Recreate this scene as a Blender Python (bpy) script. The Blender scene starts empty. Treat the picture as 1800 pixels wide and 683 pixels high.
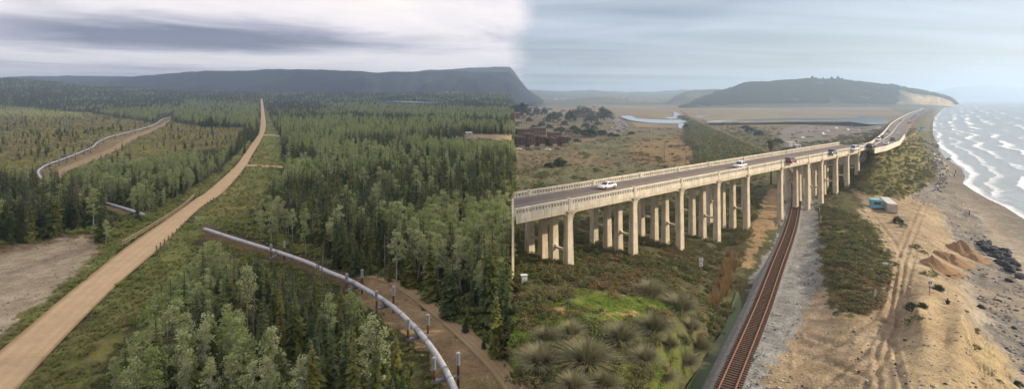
import bpy, math, random
import numpy as np
from mathutils import Vector, Matrix

random.seed(7)
RNG = np.random.default_rng(7)
S = bpy.context.scene
COL = S.collection
R = math.radians

# ------------------------------------------------------------------ camera
CAM_H, FPX, U0, VH = 40.0, 900.0, 900.0, 170.0      # height, focal length and horizon in photo pixels
cam = bpy.data.cameras.new("camera")
camo = bpy.data.objects.new("camera", cam)
COL.objects.link(camo)
camo.location = (0, 0, CAM_H)
camo.rotation_euler = (R(90), 0, 0)
cam.sensor_width = 36.0
cam.lens = 36.0 * FPX / 1800.0
cam.shift_y = -(341.5 - VH) / 1800.0
cam.clip_start, cam.clip_end = 0.5, 90000.0
S.camera = camo

# ------------------------------------------------------------------ sky, sun, exposure
SUN_EL, SUN_AZ = R(25), R(3)                        # azimuth counted from +X towards +Y
SKY_STRENGTH, SUN_STRENGTH, EXPOSURE = 0.06, 5.0, 0.48
HAZE_DENSITY = 0.00021
sun_dir = Vector((math.cos(SUN_EL) * math.cos(SUN_AZ), math.cos(SUN_EL) * math.sin(SUN_AZ), math.sin(SUN_EL)))
world = bpy.data.worlds.new("World")
S.world = world
world.use_nodes = True
nt = world.node_tree
nt.nodes.clear()
N = nt.nodes.new
L = nt.links.new
out = N("ShaderNodeOutputWorld")
bg = N("ShaderNodeBackground")
bg.inputs["Strength"].default_value = SKY_STRENGTH
sky = N("ShaderNodeTexSky")
sky.sky_type = 'NISHITA'
sky.sun_disc = False
sky.sun_elevation = SUN_EL
sky.sun_rotation = R(90) - SUN_AZ
sky.air_density, sky.dust_density, sky.ozone_density, sky.altitude = 1.0, 1.8, 2.0, 40
# thin high cirrus: noise on a flat layer far above, seen in perspective
tc = N("ShaderNodeTexCoord")
sep = N("ShaderNodeSeparateXYZ"); L(tc.outputs["Generated"], sep.inputs[0])
zc = N("ShaderNodeMath"); zc.operation = 'MAXIMUM'; L(sep.outputs["Z"], zc.inputs[0]); zc.inputs[1].default_value = 0.015
zp = N("ShaderNodeMath"); zp.operation = 'ADD'; L(zc.outputs[0], zp.inputs[0]); zp.inputs[1].default_value = 0.06
dx = N("ShaderNodeMath"); dx.operation = 'DIVIDE'; L(sep.outputs["X"], dx.inputs[0]); L(zp.outputs[0], dx.inputs[1])
dy = N("ShaderNodeMath"); dy.operation = 'DIVIDE'; L(sep.outputs["Y"], dy.inputs[0]); L(zp.outputs[0], dy.inputs[1])
cmb = N("ShaderNodeCombineXYZ"); L(dx.outputs[0], cmb.inputs[0]); L(dy.outputs[0], cmb.inputs[1])
mp = N("ShaderNodeMapping"); L(cmb.outputs[0], mp.inputs[0])
mp.inputs["Rotation"].default_value = (0, 0, R(28)); mp.inputs["Scale"].default_value = (0.22, 0.75, 1)
nz = N("ShaderNodeTexNoise"); L(mp.outputs[0], nz.inputs["Vector"])
nz.inputs["Scale"].default_value = 1.0; nz.inputs["Detail"].default_value = 7; nz.inputs["Roughness"].default_value = 0.55
nz.inputs["Distortion"].default_value = 0.6
rp = N("ShaderNodeMapRange"); L(nz.outputs["Fac"], rp.inputs[0])
rp.inputs[1].default_value = 0.36; rp.inputs[2].default_value = 0.74; rp.inputs[3].default_value = 0.2; rp.inputs[4].default_value = 0.9
mixc = N("ShaderNodeMix"); mixc.data_type = 'RGBA'
L(rp.outputs[0], mixc.inputs["Factor"]); L(sky.outputs[0], mixc.inputs["A"])
mixc.inputs["B"].default_value = (9.5, 10.4, 11.8, 1)
L(mixc.outputs["Result"], bg.inputs["Color"]); L(bg.outputs[0], out.inputs[0])

sl = bpy.data.lights.new("sun", 'SUN')
sl.energy, sl.angle, sl.color = SUN_STRENGTH, R(0.6), (1.0, 0.84, 0.62)
so = bpy.data.objects.new("sun", sl)
COL.objects.link(so)
so.rotation_euler = sun_dir.to_track_quat('Z', 'Y').to_euler()

S.view_settings.view_transform = 'Standard'
S.view_settings.look = 'None'
S.view_settings.exposure = EXPOSURE
S.view_settings.gamma = 1.0
S.view_settings.use_curve_mapping = False
S.render.engine = 'CYCLES'
cy = S.cycles
cy.use_denoising = True
cy.max_bounces, cy.diffuse_bounces, cy.glossy_bounces, cy.transmission_bounces = 6, 3, 2, 4
cy.volume_bounces, cy.transparent_max_bounces = 1, 8
cy.use_adaptive_sampling = True
cy.adaptive_threshold = 0.02
cy.caustics_reflective = cy.caustics_refractive = False

# ------------------------------------------------------------------ helpers
def lerp(a, b, t): return a + (b - a) * t
def sstep(a, b, x):
    t = np.clip((np.asarray(x, float) - a) / (b - a), 0, 1)
    return t * t * (3 - 2 * t)
def _hash(ix, iy, s):
    h = (ix.astype(np.int64) * 374761393 + iy.astype(np.int64) * 668265263 + s * 982451653) & 0x7fffffff
    h = ((h ^ (h >> 13)) * 1274126177) & 0x7fffffff
    return ((h ^ (h >> 16)) & 0xffff) / 65535.0
def vnoise(x, y, s=0):
    x = np.asarray(x, float); y = np.asarray(y, float)
    ix = np.floor(x); iy = np.floor(y); fx = x - ix; fy = y - iy
    fx = fx * fx * (3 - 2 * fx); fy = fy * fy * (3 - 2 * fy)
    a = _hash(ix, iy, s); b = _hash(ix + 1, iy, s); c = _hash(ix, iy + 1, s); d = _hash(ix + 1, iy + 1, s)
    return (a * (1 - fx) + b * fx) * (1 - fy) + (c * (1 - fx) + d * fx) * fy
def fbm(x, y, s=0, o=4):
    t = 0; a = .5; n = 0
    for k in range(o):
        t = t + a * vnoise(np.asarray(x) * 2 ** k, np.asarray(y) * 2 ** k, s + k); n += a; a *= .5
    return t / n
def inpoly(u, v, poly):
    u = np.asarray(u, float); v = np.asarray(v, float)
    r = np.zeros(u.shape, bool); n = len(poly)
    for i in range(n):
        x1, y1 = poly[i]; x2, y2 = poly[(i + 1) % n]
        if y1 == y2: continue
        c = ((y1 > v) != (y2 > v)) & (u < (x2 - x1) * (v - y1) / (y2 - y1) + x1)
        r ^= c
    return r
def pint(x, pts):
    p = sorted(pts); return np.interp(x, [a for a, b in p], [b for a, b in p])
def linedist(u, v, pl):
    u = np.asarray(u, float); v = np.asarray(v, float)
    best = np.full(u.shape, 1e9)
    for (x1, y1), (x2, y2) in zip(pl[:-1], pl[1:]):
        dx_, dy_ = x2 - x1, y2 - y1
        t = np.clip(((u - x1) * dx_ + (v - y1) * dy_) / (dx_ * dx_ + dy_ * dy_ + 1e-9), 0, 1)
        best = np.minimum(best, np.hypot(u - x1 - t * dx_, v - y1 - t * dy_))
    return best

def tag(o, label=None, cat=None, group=None, kind=None):
    if label: o["label"] = label
    if cat: o["category"] = cat
    if group: o["group"] = group
    if kind: o["kind"] = kind
    return o
def new_obj(name, me, parent=None, loc=None):
    o = bpy.data.objects.new(name, me); COL.objects.link(o)
    if parent is not None: o.parent = parent
    if loc is not None: o.location = loc
    return o
def empty(name, loc=(0, 0, 0), rz=0):
    o = bpy.data.objects.new(name, None); COL.objects.link(o)
    o.location = loc; o.rotation_euler = (0, 0, rz); o.empty_display_size = 0.3
    return o
def thing(name, label, cat, loc=(0, 0, 0), rz=0, group=None):
    return tag(empty(name, loc, rz), label, cat, group)
def copy_tree(o, parent=None):
    c = o.copy(); COL.objects.link(c); c.parent = parent
    for ch in list(o.children): copy_tree(ch, c)
    return c
def np_mesh(name, verts, faces, mats=(), midx=None, smooth=False):
    """verts Nx3 array, faces Mx3 or Mx4 array"""
    me = bpy.data.meshes.new(name)
    verts = np.asarray(verts, np.float32); faces = np.asarray(faces, np.int32)
    k = faces.shape[1]
    me.vertices.add(len(verts)); me.vertices.foreach_set("co", verts.ravel())
    me.loops.add(faces.size); me.loops.foreach_set("vertex_index", faces.ravel())
    me.polygons.add(len(faces))
    me.polygons.foreach_set("loop_start", np.arange(0, faces.size, k, dtype=np.int32))
    if midx is not None: me.polygons.foreach_set("material_index", np.asarray(midx, np.int32))
    me.polygons.foreach_set("use_smooth", np.full(len(faces), smooth, bool))
    for m in mats: me.materials.append(m)
    me.update(calc_edges=True); me.validate()
    return me
def add_col(me, cols, name="Col"):
    a = me.color_attributes.new(name, 'FLOAT_COLOR', 'POINT')
    c = np.ones((len(cols), 4), np.float32); c[:, :3] = cols
    a.data.foreach_set("color", c.ravel())
def add_float(me, vals, name):
    a = me.attributes.new(name, 'FLOAT', 'POINT'); a.data.foreach_set("value", np.asarray(vals, np.float32))

class MB:
    def __init__(s): s.v = []; s.f = []
    def poly(s, pts, faces):
        b = len(s.v); s.v += [tuple(p) for p in pts]; s.f += [tuple(i + b for i in f) for f in faces]; return s
    def box(s, c, d, M=None):
        x, y, z = d[0] / 2, d[1] / 2, d[2] / 2
        p = [Vector((sx * x, sy * y, sz * z)) for sz in (-1, 1) for sy in (-1, 1) for sx in (-1, 1)]
        if M is not None: p = [M @ q for q in p]
        c = Vector(c); p = [q + c for q in p]
        return s.poly(p, [(0, 2, 3, 1), (4, 5, 7, 6), (0, 1, 5, 4), (2, 6, 7, 3), (0, 4, 6, 2), (1, 3, 7, 5)])
    def prism(s, prof, a, b, fn):
        """closed 2-D profile swept from a to b; fn(p, t) -> 3-D point"""
        n = len(prof)
        pts = [fn(p, a) for p in prof] + [fn(p, b) for p in prof]
        fs = [(i, (i + 1) % n, n + (i + 1) % n, n + i) for i in range(n)]
        return s.poly(pts, fs + [tuple(range(n))[::-1], tuple(range(n, 2 * n))])
    def tube(s, path, rad, seg=8, cap=True):
        path = [Vector(p) for p in path]; n = len(path)
        if not hasattr(rad, '__len__'): rad = [rad] * n
        rings = []
        for i, p in enumerate(path):
            t = (path[min(i + 1, n - 1)] - path[max(i - 1, 0)]).normalized()
            up = Vector((0, 0, 1)) if abs(t.z) < .95 else Vector((1, 0, 0))
            a = t.cross(up).normalized(); b = a.cross(t).normalized()
            rings.append([p + (a * math.cos(2 * math.pi * k / seg) + b * math.sin(2 * math.pi * k / seg)) * rad[i] for k in range(seg)])
        b0 = len(s.v)
        for r in rings: s.v += [tuple(q) for q in r]
        for i in range(n - 1):
            for k in range(seg):
                k2 = (k + 1) % seg
                s.f.append((b0 + i * seg + k, b0 + i * seg + k2, b0 + (i + 1) * seg + k2, b0 + (i + 1) * seg + k))
        if cap:
            s.f.append(tuple(b0 + k for k in range(seg))[::-1]); s.f.append(tuple(b0 + (n - 1) * seg + k for k in range(seg)))
        return s
    def mesh(s, name, mat=None, smooth=False):
        me = bpy.data.meshes.new(name); me.from_pydata(s.v, [], s.f)
        if mat is not None: me.materials.append(mat)
        if smooth: me.polygons.foreach_set("use_smooth", np.ones(len(me.polygons), bool))
        me.update(); return me
    def build(s, name, mat, parent=None, smooth=False, loc=None):
        return new_obj(name, s.mesh(name, mat, smooth), parent, loc)

# ------------------------------------------------------------------ materials
def newmat(name):
    m = bpy.data.materials.new(name); m.use_nodes = True
    t = m.node_tree; t.nodes.clear()
    o = t.nodes.new("ShaderNodeOutputMaterial")
    return m, t, o
def nmath(t, op, a, b=None):
    n = t.nodes.new("ShaderNodeMath"); n.operation = op
    for i, x in enumerate((a, b)):
        if x is None: continue
        if isinstance(x, (int, float)): n.inputs[i].default_value = x
        else: t.links.new(x, n.inputs[i])
    return n.outputs[0]
def nnoise(t, vec, scale, detail=4, rough=.6, dist=0):
    n = t.nodes.new("ShaderNodeTexNoise")
    n.inputs["Scale"].default_value = scale; n.inputs["Detail"].default_value = detail
    n.inputs["Roughness"].default_value = rough; n.inputs["Distortion"].default_value = dist
    t.links.new(vec, n.inputs["Vector"]); return n.outputs["Fac"]
def nmap(t, x, a, b, c, d):
    n = t.nodes.new("ShaderNodeMapRange"); t.links.new(x, n.inputs[0])
    for i, q in enumerate((a, b, c, d)): n.inputs[i + 1].default_value = q
    return n.outputs[0]
def nmix(t, fac, a, b, blend='MIX'):
    n = t.nodes.new("ShaderNodeMix"); n.data_type = 'RGBA'; n.blend_type = blend
    for k, x in (("Factor", fac), ("A", a), ("B", b)):
        if isinstance(x, (int, float)): n.inputs[k].default_value = x
        elif isinstance(x, tuple): n.inputs[k].default_value = (*x, 1)
        else: t.links.new(x, n.inputs[k])
    return n.outputs["Result"]
def npos(t):
    return t.nodes.new("ShaderNodeNewGeometry").outputs["Position"]
def nobj(t):
    return t.nodes.new("ShaderNodeTexCoord").outputs["Object"]
def nbump(t, h, strength, dist=.05):
    n = t.nodes.new("ShaderNodeBump"); n.inputs["Strength"].default_value = strength; n.inputs["Distance"].default_value = dist
    t.links.new(h, n.inputs["Height"]); return n.outputs["Normal"]
def nprin(t, col, rough=.8, spec=.3, metal=0, normal=None):
    n = t.nodes.new("ShaderNodeBsdfPrincipled")
    if isinstance(col, tuple): n.inputs["Base Color"].default_value = (*col, 1)
    else: t.links.new(col, n.inputs["Base Color"])
    if isinstance(rough, (int, float)): n.inputs["Roughness"].default_value = rough
    else: t.links.new(rough, n.inputs["Roughness"])
    n.inputs["Specular IOR Level"].default_value = spec; n.inputs["Metallic"].default_value = metal
    if normal is not None: t.links.new(normal, n.inputs["Normal"])
    return n.outputs[0]
def solid(name, col, rough=.7, spec=.3, metal=0, var=.35, scale=1.5, bump=.2, dark=None, world=True):
    """plain surface with grime and grain"""
    m, t, o = newmat(name)
    p = npos(t) if world else nobj(t)
    n1 = nnoise(t, p, scale, 6, .65); n2 = nnoise(t, p, scale * 9, 3, .6)
    d = dark or tuple(c * (1 - var) for c in col)
    c = nmix(t, nmap(t, n1, .35, .68, 0, 1), d, col)
    c = nmix(t, nmap(t, n2, .3, .7, .0, .25), c, tuple(x * .6 for x in col))
    t.links.new(nprin(t, c, rough, spec, metal, nbump(t, n2, bump)), o.inputs[0])
    return m
def paint(name, col, rough=.3, metal=0):
    m, t, o = newmat(name)
    p = nobj(t); n = nnoise(t, p, 3, 4)
    c = nmix(t, nmap(t, n, .3, .8, 0, .18), col, (.18, .15, .12))
    t.links.new(nprin(t, c, nmap(t, n, .3, .7, rough * .8, rough * 1.4), .5, metal), o.inputs[0])
    return m
def leaf(name, cols, transl=.28, scale=.9):
    """foliage: tint differs from plant to plant and from clump to clump"""
    m, t, o = newmat(name)
    oi = t.nodes.new("ShaderNodeObjectInfo").outputs["Random"]
    n = nnoise(t, npos(t), scale, 3)
    ramp = t.nodes.new("ShaderNodeValToRGB")
    e = ramp.color_ramp.elements
    e[0].color = (*cols[0], 1); e[1].color = (*cols[-1], 1)
    for k, c in enumerate(cols[1:-1]):
        q = e.new((k + 1) / (len(cols) - 1)); q.color = (*c, 1)
    f = nmath(t, 'ADD', nmath(t, 'MULTIPLY', oi, .72), nmath(t, 'MULTIPLY', nmap(t, n, .25, .75, 0, 1), .28))
    t.links.new(f, ramp.inputs[0])
    d = nprin(t, ramp.outputs[0], .6, .25)
    tr = t.nodes.new("ShaderNodeBsdfTranslucent"); t.links.new(ramp.outputs[0], tr.inputs[0])
    mx = t.nodes.new("ShaderNodeMixShader"); mx.inputs[0].default_value = transl
    t.links.new(d, mx.inputs[1]); t.links.new(tr.outputs[0], mx.inputs[2]); t.links.new(mx.outputs[0], o.inputs[0])
    return m
def painted_ground(name, rough=.95):
    """material zones are stored per vertex; grain and patches come from noise"""
    m, t, o = newmat(name)
    a = t.nodes.new("ShaderNodeAttribute"); a.attribute_name = "Col"
    p = npos(t)
    n0 = nnoise(t, p, .045, 4, .6); n1 = nnoise(t, p, .4, 6, .7); n2 = nnoise(t, p, 3.2, 5, .7)
    c = nmix(t, 1.0, a.outputs["Color"], nmix(t, nmap(t, n1, .3, .7, 0, 1), (.62, .60, .58), (1.3, 1.3, 1.26)), 'MULTIPLY')
    c = nmix(t, 1.0, c, nmix(t, nmap(t, n2, .28, .72, 0, 1), (.68, .67, .64), (1.25, 1.25, 1.25)), 'MULTIPLY')
    c = nmix(t, 1.0, c, nmix(t, nmap(t, n0, .35, .65, 0, 1), (.86, .84, .80), (1.1, 1.12, 1.1)), 'MULTIPLY')
    h = nmath(t, 'ADD', nmath(t, 'MULTIPLY', n1, 1.0), nmath(t, 'MULTIPLY', n2, .35))
    t.links.new(nprin(t, c, rough, .12, 0, nbump(t, h, .75, .45)), o.inputs[0])
    return m
# ================================================================== TERRAIN
# Height of the land. A photo pixel only gives a direction; the distance comes from these ground heights.
def vtop(u):
    l = pint(u, [(-1400, 122), (0, 137), (60, 140), (150, 150), (330, 160), (500, 164), (2900, 164)])
    s = sstep(886, 912, u)
    return l * (1 - s) + 176 * s
SHORE = [(171, 1690), (176, 1684), (182, 1676), (188, 1662), (196, 1652), (206, 1642), (220, 1640), (235, 1640), (250, 1646), (265, 1652),
         (280, 1664), (295, 1690), (310, 1697), (322, 1692), (335, 1712), (350, 1738), (362, 1765), (378, 1790), (400, 1825), (450, 1900), (520, 2000), (683, 2200), (1000, 2500), (1800, 3200)]
CP = [  # u, v, ground height in metres, right-hand land
 (900,683,10),(900,600,11),(900,500,10.5),(900,440,10),(900,400,8),(900,340,6),(900,300,4),(900,260,3),(900,220,2),(900,190,1.2),(900,178,1),
 (1000,600,12),(1000,530,11),(1100,600,11),(1100,520,10),(1004,472,9.7),(1115,455,7.8),(1198,445,5.8),(1267,435,4.4),(1318,408,5.4),(1180,520,7.5),
 (1180,600,9),(1150,683,10),(1000,683,12),(1215,565,6.5),(1250,480,4.8),(1260,500,4.2),
 (1298,530,3.2),(1275,580,3.0),(1245,635,2.9),(1210,683,2.8),(1180,760,2.8),
 (1280,683,5),(1240,760,5),(1310,610,5),(1340,540,5),(1365,470,5),(1385,420,5),(1397,380,5),(1402,345,5),(1400,320,5),(1385,300,5),
 (1430,360,5.2),(1430,430,5.4),(1430,500,5.4),(1400,600,5.4),(1340,683,5.3),(1360,800,5.4),
 (1455,390,6.5),(1470,460,7.6),(1490,530,7.4),(1530,480,7.8),(1555,440,7.0),(1515,420,7.6),(1480,360,6.5),
 (1600,400,5.8),(1590,480,6.3),(1560,560,6.8),(1450,640,6.0),(1550,660,7.2),(1500,800,7),
 (1640,545,9.2),(1660,600,8.8),(1690,650,8.4),(1650,683,8.4),(1640,800,8.5),(1610,528,8.6),(1612,546,9.6),(1606,562,8.8),(1592,556,6.8),(1588,540,6.6),
 (1702,580,8.2),(1720,588,4.2),(1712,560,4.6),(1694,552,8.4),(1735,640,5.4),(1765,645,3.2),(1800,690,3),(1705,530,3.2),(1672,480,4.0),(1690,690,8.3),(1745,683,7.0),(1790,760,4),
 (1750,550,1.7),(1790,610,1.7),(1740,480,1.6),(1700,400,1.4),(1720,350,1.0),(1840,560,1.2),(1680,330,1.2),
 (1570,375,5),(1540,368,5.2),(1640,370,3.6),(1600,352,5),(1640,420,5),(1665,385,2.0),(1700,460,2.8),
 (1520,268,17.5),(1545,258,18.4),(1480,285,9),(1500,262,10),(1575,246,16),(1590,236,14.5),(1596,215,9),(1600,205,6.8),(1615,195,4.6),(1560,226,10),(1540,240,11),
 (1580,340,7),(1610,335,6),(1640,305,3.6),(1625,265,6),(1636,280,4),(1622,240,5),(1500,338,7.5),(1545,340,8),(1545,300,13.5),(1580,300,11),(1600,270,11),(1510,305,12),(1470,320,7.5),
 (1000,240,2),(1000,300,4),(1100,300,4),(1100,260,3),(1200,300,4.5),(1200,240,2),(1300,290,4.5),(1300,250,4.5),(1250,226,3.6),(1215,207,2.4),(1250,205,1),(1100,205,1),(1200,192,1),(1400,205,1),(1000,200,1.5),
 (1450,230,2),(1500,225,2),(1400,250,3),(1345,272,4.6),(1320,240,2),(1440,260,3.4),(1300,330,5),(1200,370,5),(1050,400,6.5),(1100,360,5.5),(1440,300,5),(1350,330,5),
 (1550,205,2),(1500,195,1),(1650,190,1),(1600,186,2),(1400,182,1),(1200,180,1),(1600,178,1),(1700,180,0.5)]
_c = np.array(CP, float)
def _pp(u, v): return np.stack([np.asarray(u, float), 260 * np.log(np.maximum(np.asarray(v, float) - 150, 5))], -1)
_P = _pp(_c[:, 0], _c[:, 1])
_A = -np.sqrt(((_P[:, None] - _P[None]) ** 2).sum(-1) + 9.0)
_n = len(_P)
_K = np.zeros((_n + 1, _n + 1)); _K[:_n, :_n] = _A - np.eye(_n) * 1.5; _K[_n, :_n] = 1; _K[:_n, _n] = 1
_W = np.linalg.solve(_K, np.append(_c[:, 2], 0))
def zright(u, v):
    u = np.asarray(u, float); v = np.asarray(v, float); sh = np.broadcast(u, v).shape
    p = _pp(*np.broadcast_arrays(u, v)).reshape(-1, 2)
    r = np.empty(len(p))
    for i in range(0, len(p), 40000):
        q = p[i:i + 40000]
        d = np.sqrt((q[:, 0:1] - _P[None, :, 0]) ** 2 + (q[:, 1:2] - _P[None, :, 1]) ** 2 + 9.0)
        r[i:i + 40000] = -(d @ _W[:_n]) + _W[_n]
    z = np.clip(r.reshape(sh), .6, 20)
    us = pint(v, SHORE)
    D = (us - u) * (39.0 / np.maximum(v - VH, 1))                   # metres inland of the water line
    lim = D * .045 + np.maximum(D - pint(v, [(171, 6), (200, 5), (285, 4), (325, 14), (2000, 14)]), 0) * pint(v, [(171, .8), (285, 1.1), (325, .6)])                    # beach slope runs down into the sea
    return np.maximum(np.minimum(z, np.where(D > 0, lim, D * .07)), -2.6)
def zleft_depth(u, v):
    v = np.asarray(v, float)
    z = 6 + 4 * sstep(320, 200, v) if False else 6 + 4 * (1 - sstep(200, 320, v))
    near = (CAM_H - z) * FPX / np.maximum(v - VH, 1)
    vt = vtop(u)
    t = np.clip((v - vt) / (200 - vt), 0, 1)
    far = 1900 + (900 - 1900) * (t ** .8)
    return np.where(v >= 200, near, far)
def gpt(u, v):
    """photo pixel on the ground -> world x, y, z"""
    u, v = np.broadcast_arrays(np.asarray(u, float), np.asarray(v, float))
    s = sstep(886, 914, u)
    zl = zleft_depth(u, v)
    zr = np.where(s > 0, (CAM_H - zright(u, np.maximum(v, 171.5))) * FPX / np.maximum(v - VH, 1.5), zl)
    Y = np.exp((1 - s) * np.log(zl) + s * np.log(zr))
    return np.stack([Y * (u - U0) / FPX, Y, CAM_H - (v - VH) * Y / FPX], -1)
def zat(x, y):
    """ground height under a world point in front of the camera"""
    x = np.asarray(x, float); y = np.asarray(y, float)
    u = U0 + FPX * x / y
    lo = vtop(u) + .01; hi = np.full(u.shape, 1500.0)
    for _ in range(34):
        m = (lo + hi) / 2; far = gpt(u, m)[..., 1] > y
        lo = np.where(far, m, lo); hi = np.where(far, hi, m)
    m = (lo + hi) / 2
    return CAM_H - (m - VH) * y / FPX
def at_z(u, v, z):
    Y = (CAM_H - z) * FPX / (v - VH); return Vector((Y * (u - U0) / FPX, Y, z))
def proj(x, y, z): return U0 + FPX * x / y, VH + FPX * (CAM_H - z) / y

# ---- zones of the ground, outlined on the photograph
ROAD_L = [(-120,712),(0,617),(110,524),(215,440),(280,394),(340,352),(362,338),(409,297),(426,276),(440,256),(454,236),(457,224),(458,213),(458.2,195),(458.2,182),(458.2,173)]
ROAD_R = [(-10,730),(32,683),(110,598),(200,507),(280,437),(345,372),(393,338),(431,294),(443,273),(455,254),(464,236),(467,226),(468,218),(465.5,200),(463,185),(461,173)]
Z_LOT = [(-200,470),(0,446),(60,432),(110,418),(150,416),(168,428),(170,445),(130,482),(60,537),(0,590),(-200,720)]
Z_LOTRIM = [(-200,452),(0,432),(60,424),(110,412),(160,410),(185,432),(180,455),(140,492),(70,548),(0,606),(-200,760)]
Z_VERGE_R = [(-10,730),(205,507),(285,437),(350,372),(395,342),(433,296),(462,240),(470,215),(466,190),(472,200),(484,228),(492,240),(496,290),(482,300),(470,330),(455,348),(430,385),(385,396),(345,420),(335,450),(300,492),(240,560),(205,600),(170,660),(140,730)]
Z_VERGE_L = [(-200,740),(0,612),(215,438),(340,350),(362,337),(409,296),(440,255),(457,215),(457,190),(452,215),(438,245),(412,275),(388,300),(350,322),(330,338),(205,420),(180,440),(160,460),(0,590),(-200,700)]
Z_ROWN = [(628,482),(660,486),(705,502),(745,530),(795,570),(845,612),(885,652),(915,690),(960,740),(800,740),(775,660),(735,612),(690,572),(645,532),(615,505)]
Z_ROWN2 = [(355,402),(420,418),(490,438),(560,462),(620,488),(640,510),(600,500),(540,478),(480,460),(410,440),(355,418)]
Z_ROWF = [(302,207),(287,222),(238,243),(208,262),(192,270),(132,292),(108,312),(125,326),(160,344),(205,360),(240,380),(222,380),(178,366),(118,344),(78,318),(68,300),(85,291),(140,271),(166,257),(173,247),(213,235),(253,225),(274,219),(284,211)]
Z_SCRUB = [[(-200,196),(0,194),(150,197),(258,214),(286,222),(205,238),(168,246),(150,262),(66,290),(58,300),(0,312),(-200,330)],
           [(300,213),(350,222),(440,226),(430,240),(400,262),(330,268),(270,278),(215,286),(140,300),(120,292),(180,272),(240,243)]]
Z_YELLOW = [[(-200,188),(0,186),(60,190),(140,198),(150,207),(60,204),(0,202),(-200,204)],[(120,302),(200,300),(300,283),(330,276),(360,280),(330,298),(240,312),(150,322)]]
Z_CLEAR = [(812,235),(900,237),(900,246),(860,245),(815,242)]
Z_GREENF = [(730,258),(800,249),(890,252),(895,268),(840,272),(750,268)]
Z_VERGES = [Z_VERGE_R, Z_VERGE_L]
SIDE1 = [(434,291),(455,291.5),(497,294)]
SIDE2 = [(462,237.5),(475,238),(492,239.2)]
# right
R_FIELD = [(903,232),(990,232),(1060,236),(1110,222),(1215,224),(1232,260),(1262,300),(1240,318),(1130,330),(903,372)]
R_ORANGE = [(1120,246),(1215,244),(1236,262),(1258,296),(1160,290),(1105,278)]
R_MARSH = [(930,196),(1050,184),(1200,182),(1400,186),(1560,190),(1590,200),(1560,216),(1360,220),(1300,224),(1215,206),(1190,224),(1120,224),(1100,206),(1000,202)]
R_DARK = [(1196,203),(1222,212),(1300,252),(1345,280),(1335,292),(1290,300),(1240,306),(1228,270),(1210,240)]
R_PARK = [(1352,236),(1390,222),(1430,216),(1545,214),(1552,226),(1520,238),(1440,268),(1400,272),(1372,258)]
R_ICE = [(903,556),(940,542),(1000,528),(1000,512),(1030,508),(1062,516),(1110,524),(1150,528),(1176,538),(1130,556),(1060,566),(1000,572),(965,590),(935,640),(903,668)]
R_ICE2 = [(1060,636),(1120,630),(1190,590),(1215,610),(1190,690),(1060,700)]
R_PATH = [(1062,550),(1110,550),(1148,531),(1152,536),(1115,556),(1065,556)]
R_PATH2 = [(960,545),(1000,540),(1028,552),(1000,548),(962,551)]
R_BALL = [(1150,800),(1238,683),(1303,560),(1322,500),(1348,450),(1370,400),(1380,360),(1378,318),(1370,300),(1420,300),(1434,340),(1442,400),(1444,455),(1450,500),(1420,540),(1378,600),(1332,683),(1250,800)]
R_SAND = [(1250,800),(1332,683),(1376,600),(1405,545),(1452,500),(1468,540),(1512,557),(1540,545),(1562,500),(1562,440),(1546,402),(1510,378),(1520,360),(1490,328),(1530,346),(1600,347),(1650,368),(1672,420),(1706,448),(1722,462),(1690,480),(1700,540),(1716,580),(1745,650),(1760,800)]
R_DIRT2 = [(1330,440),(1345,410),(1370,380),(1376,330),(1355,330),(1330,380),(1310,440),(1305,470),(1320,480)]
R_BANK = [(1440,392),(1446,362),(1480,362),(1512,386),(1548,416),(1562,452),(1562,500),(1540,545),(1514,557),(1480,542),(1460,502),(1446,452)]
R_SLOPE = [(1430,345),(1440,300),(1500,264),(1545,262),(1585,250),(1604,222),(1622,246),(1640,280),(1646,312),(1612,340),(1545,345),(1495,326),(1470,350)]
R_PEB = [(1598,342),(1648,312),(1640,270),(1652,270),(1668,318),(1690,352),(1722,384),(1746,434),(1800,505),(1850,600),(1850,720),(1800,660),(1770,622),(1726,545),(1694,478),(1722,458),(1676,420),(1656,372)]
R_HWSIDE = [(1530,252),(1560,232),(1575,212),(1600,200),(1612,204),(1600,225),(1590,252),(1545,266)]
R_CLIFF = [(1716,585),(1740,600),(1800,700),(1800,800),(1760,760),(1748,680),(1725,640)]

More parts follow.
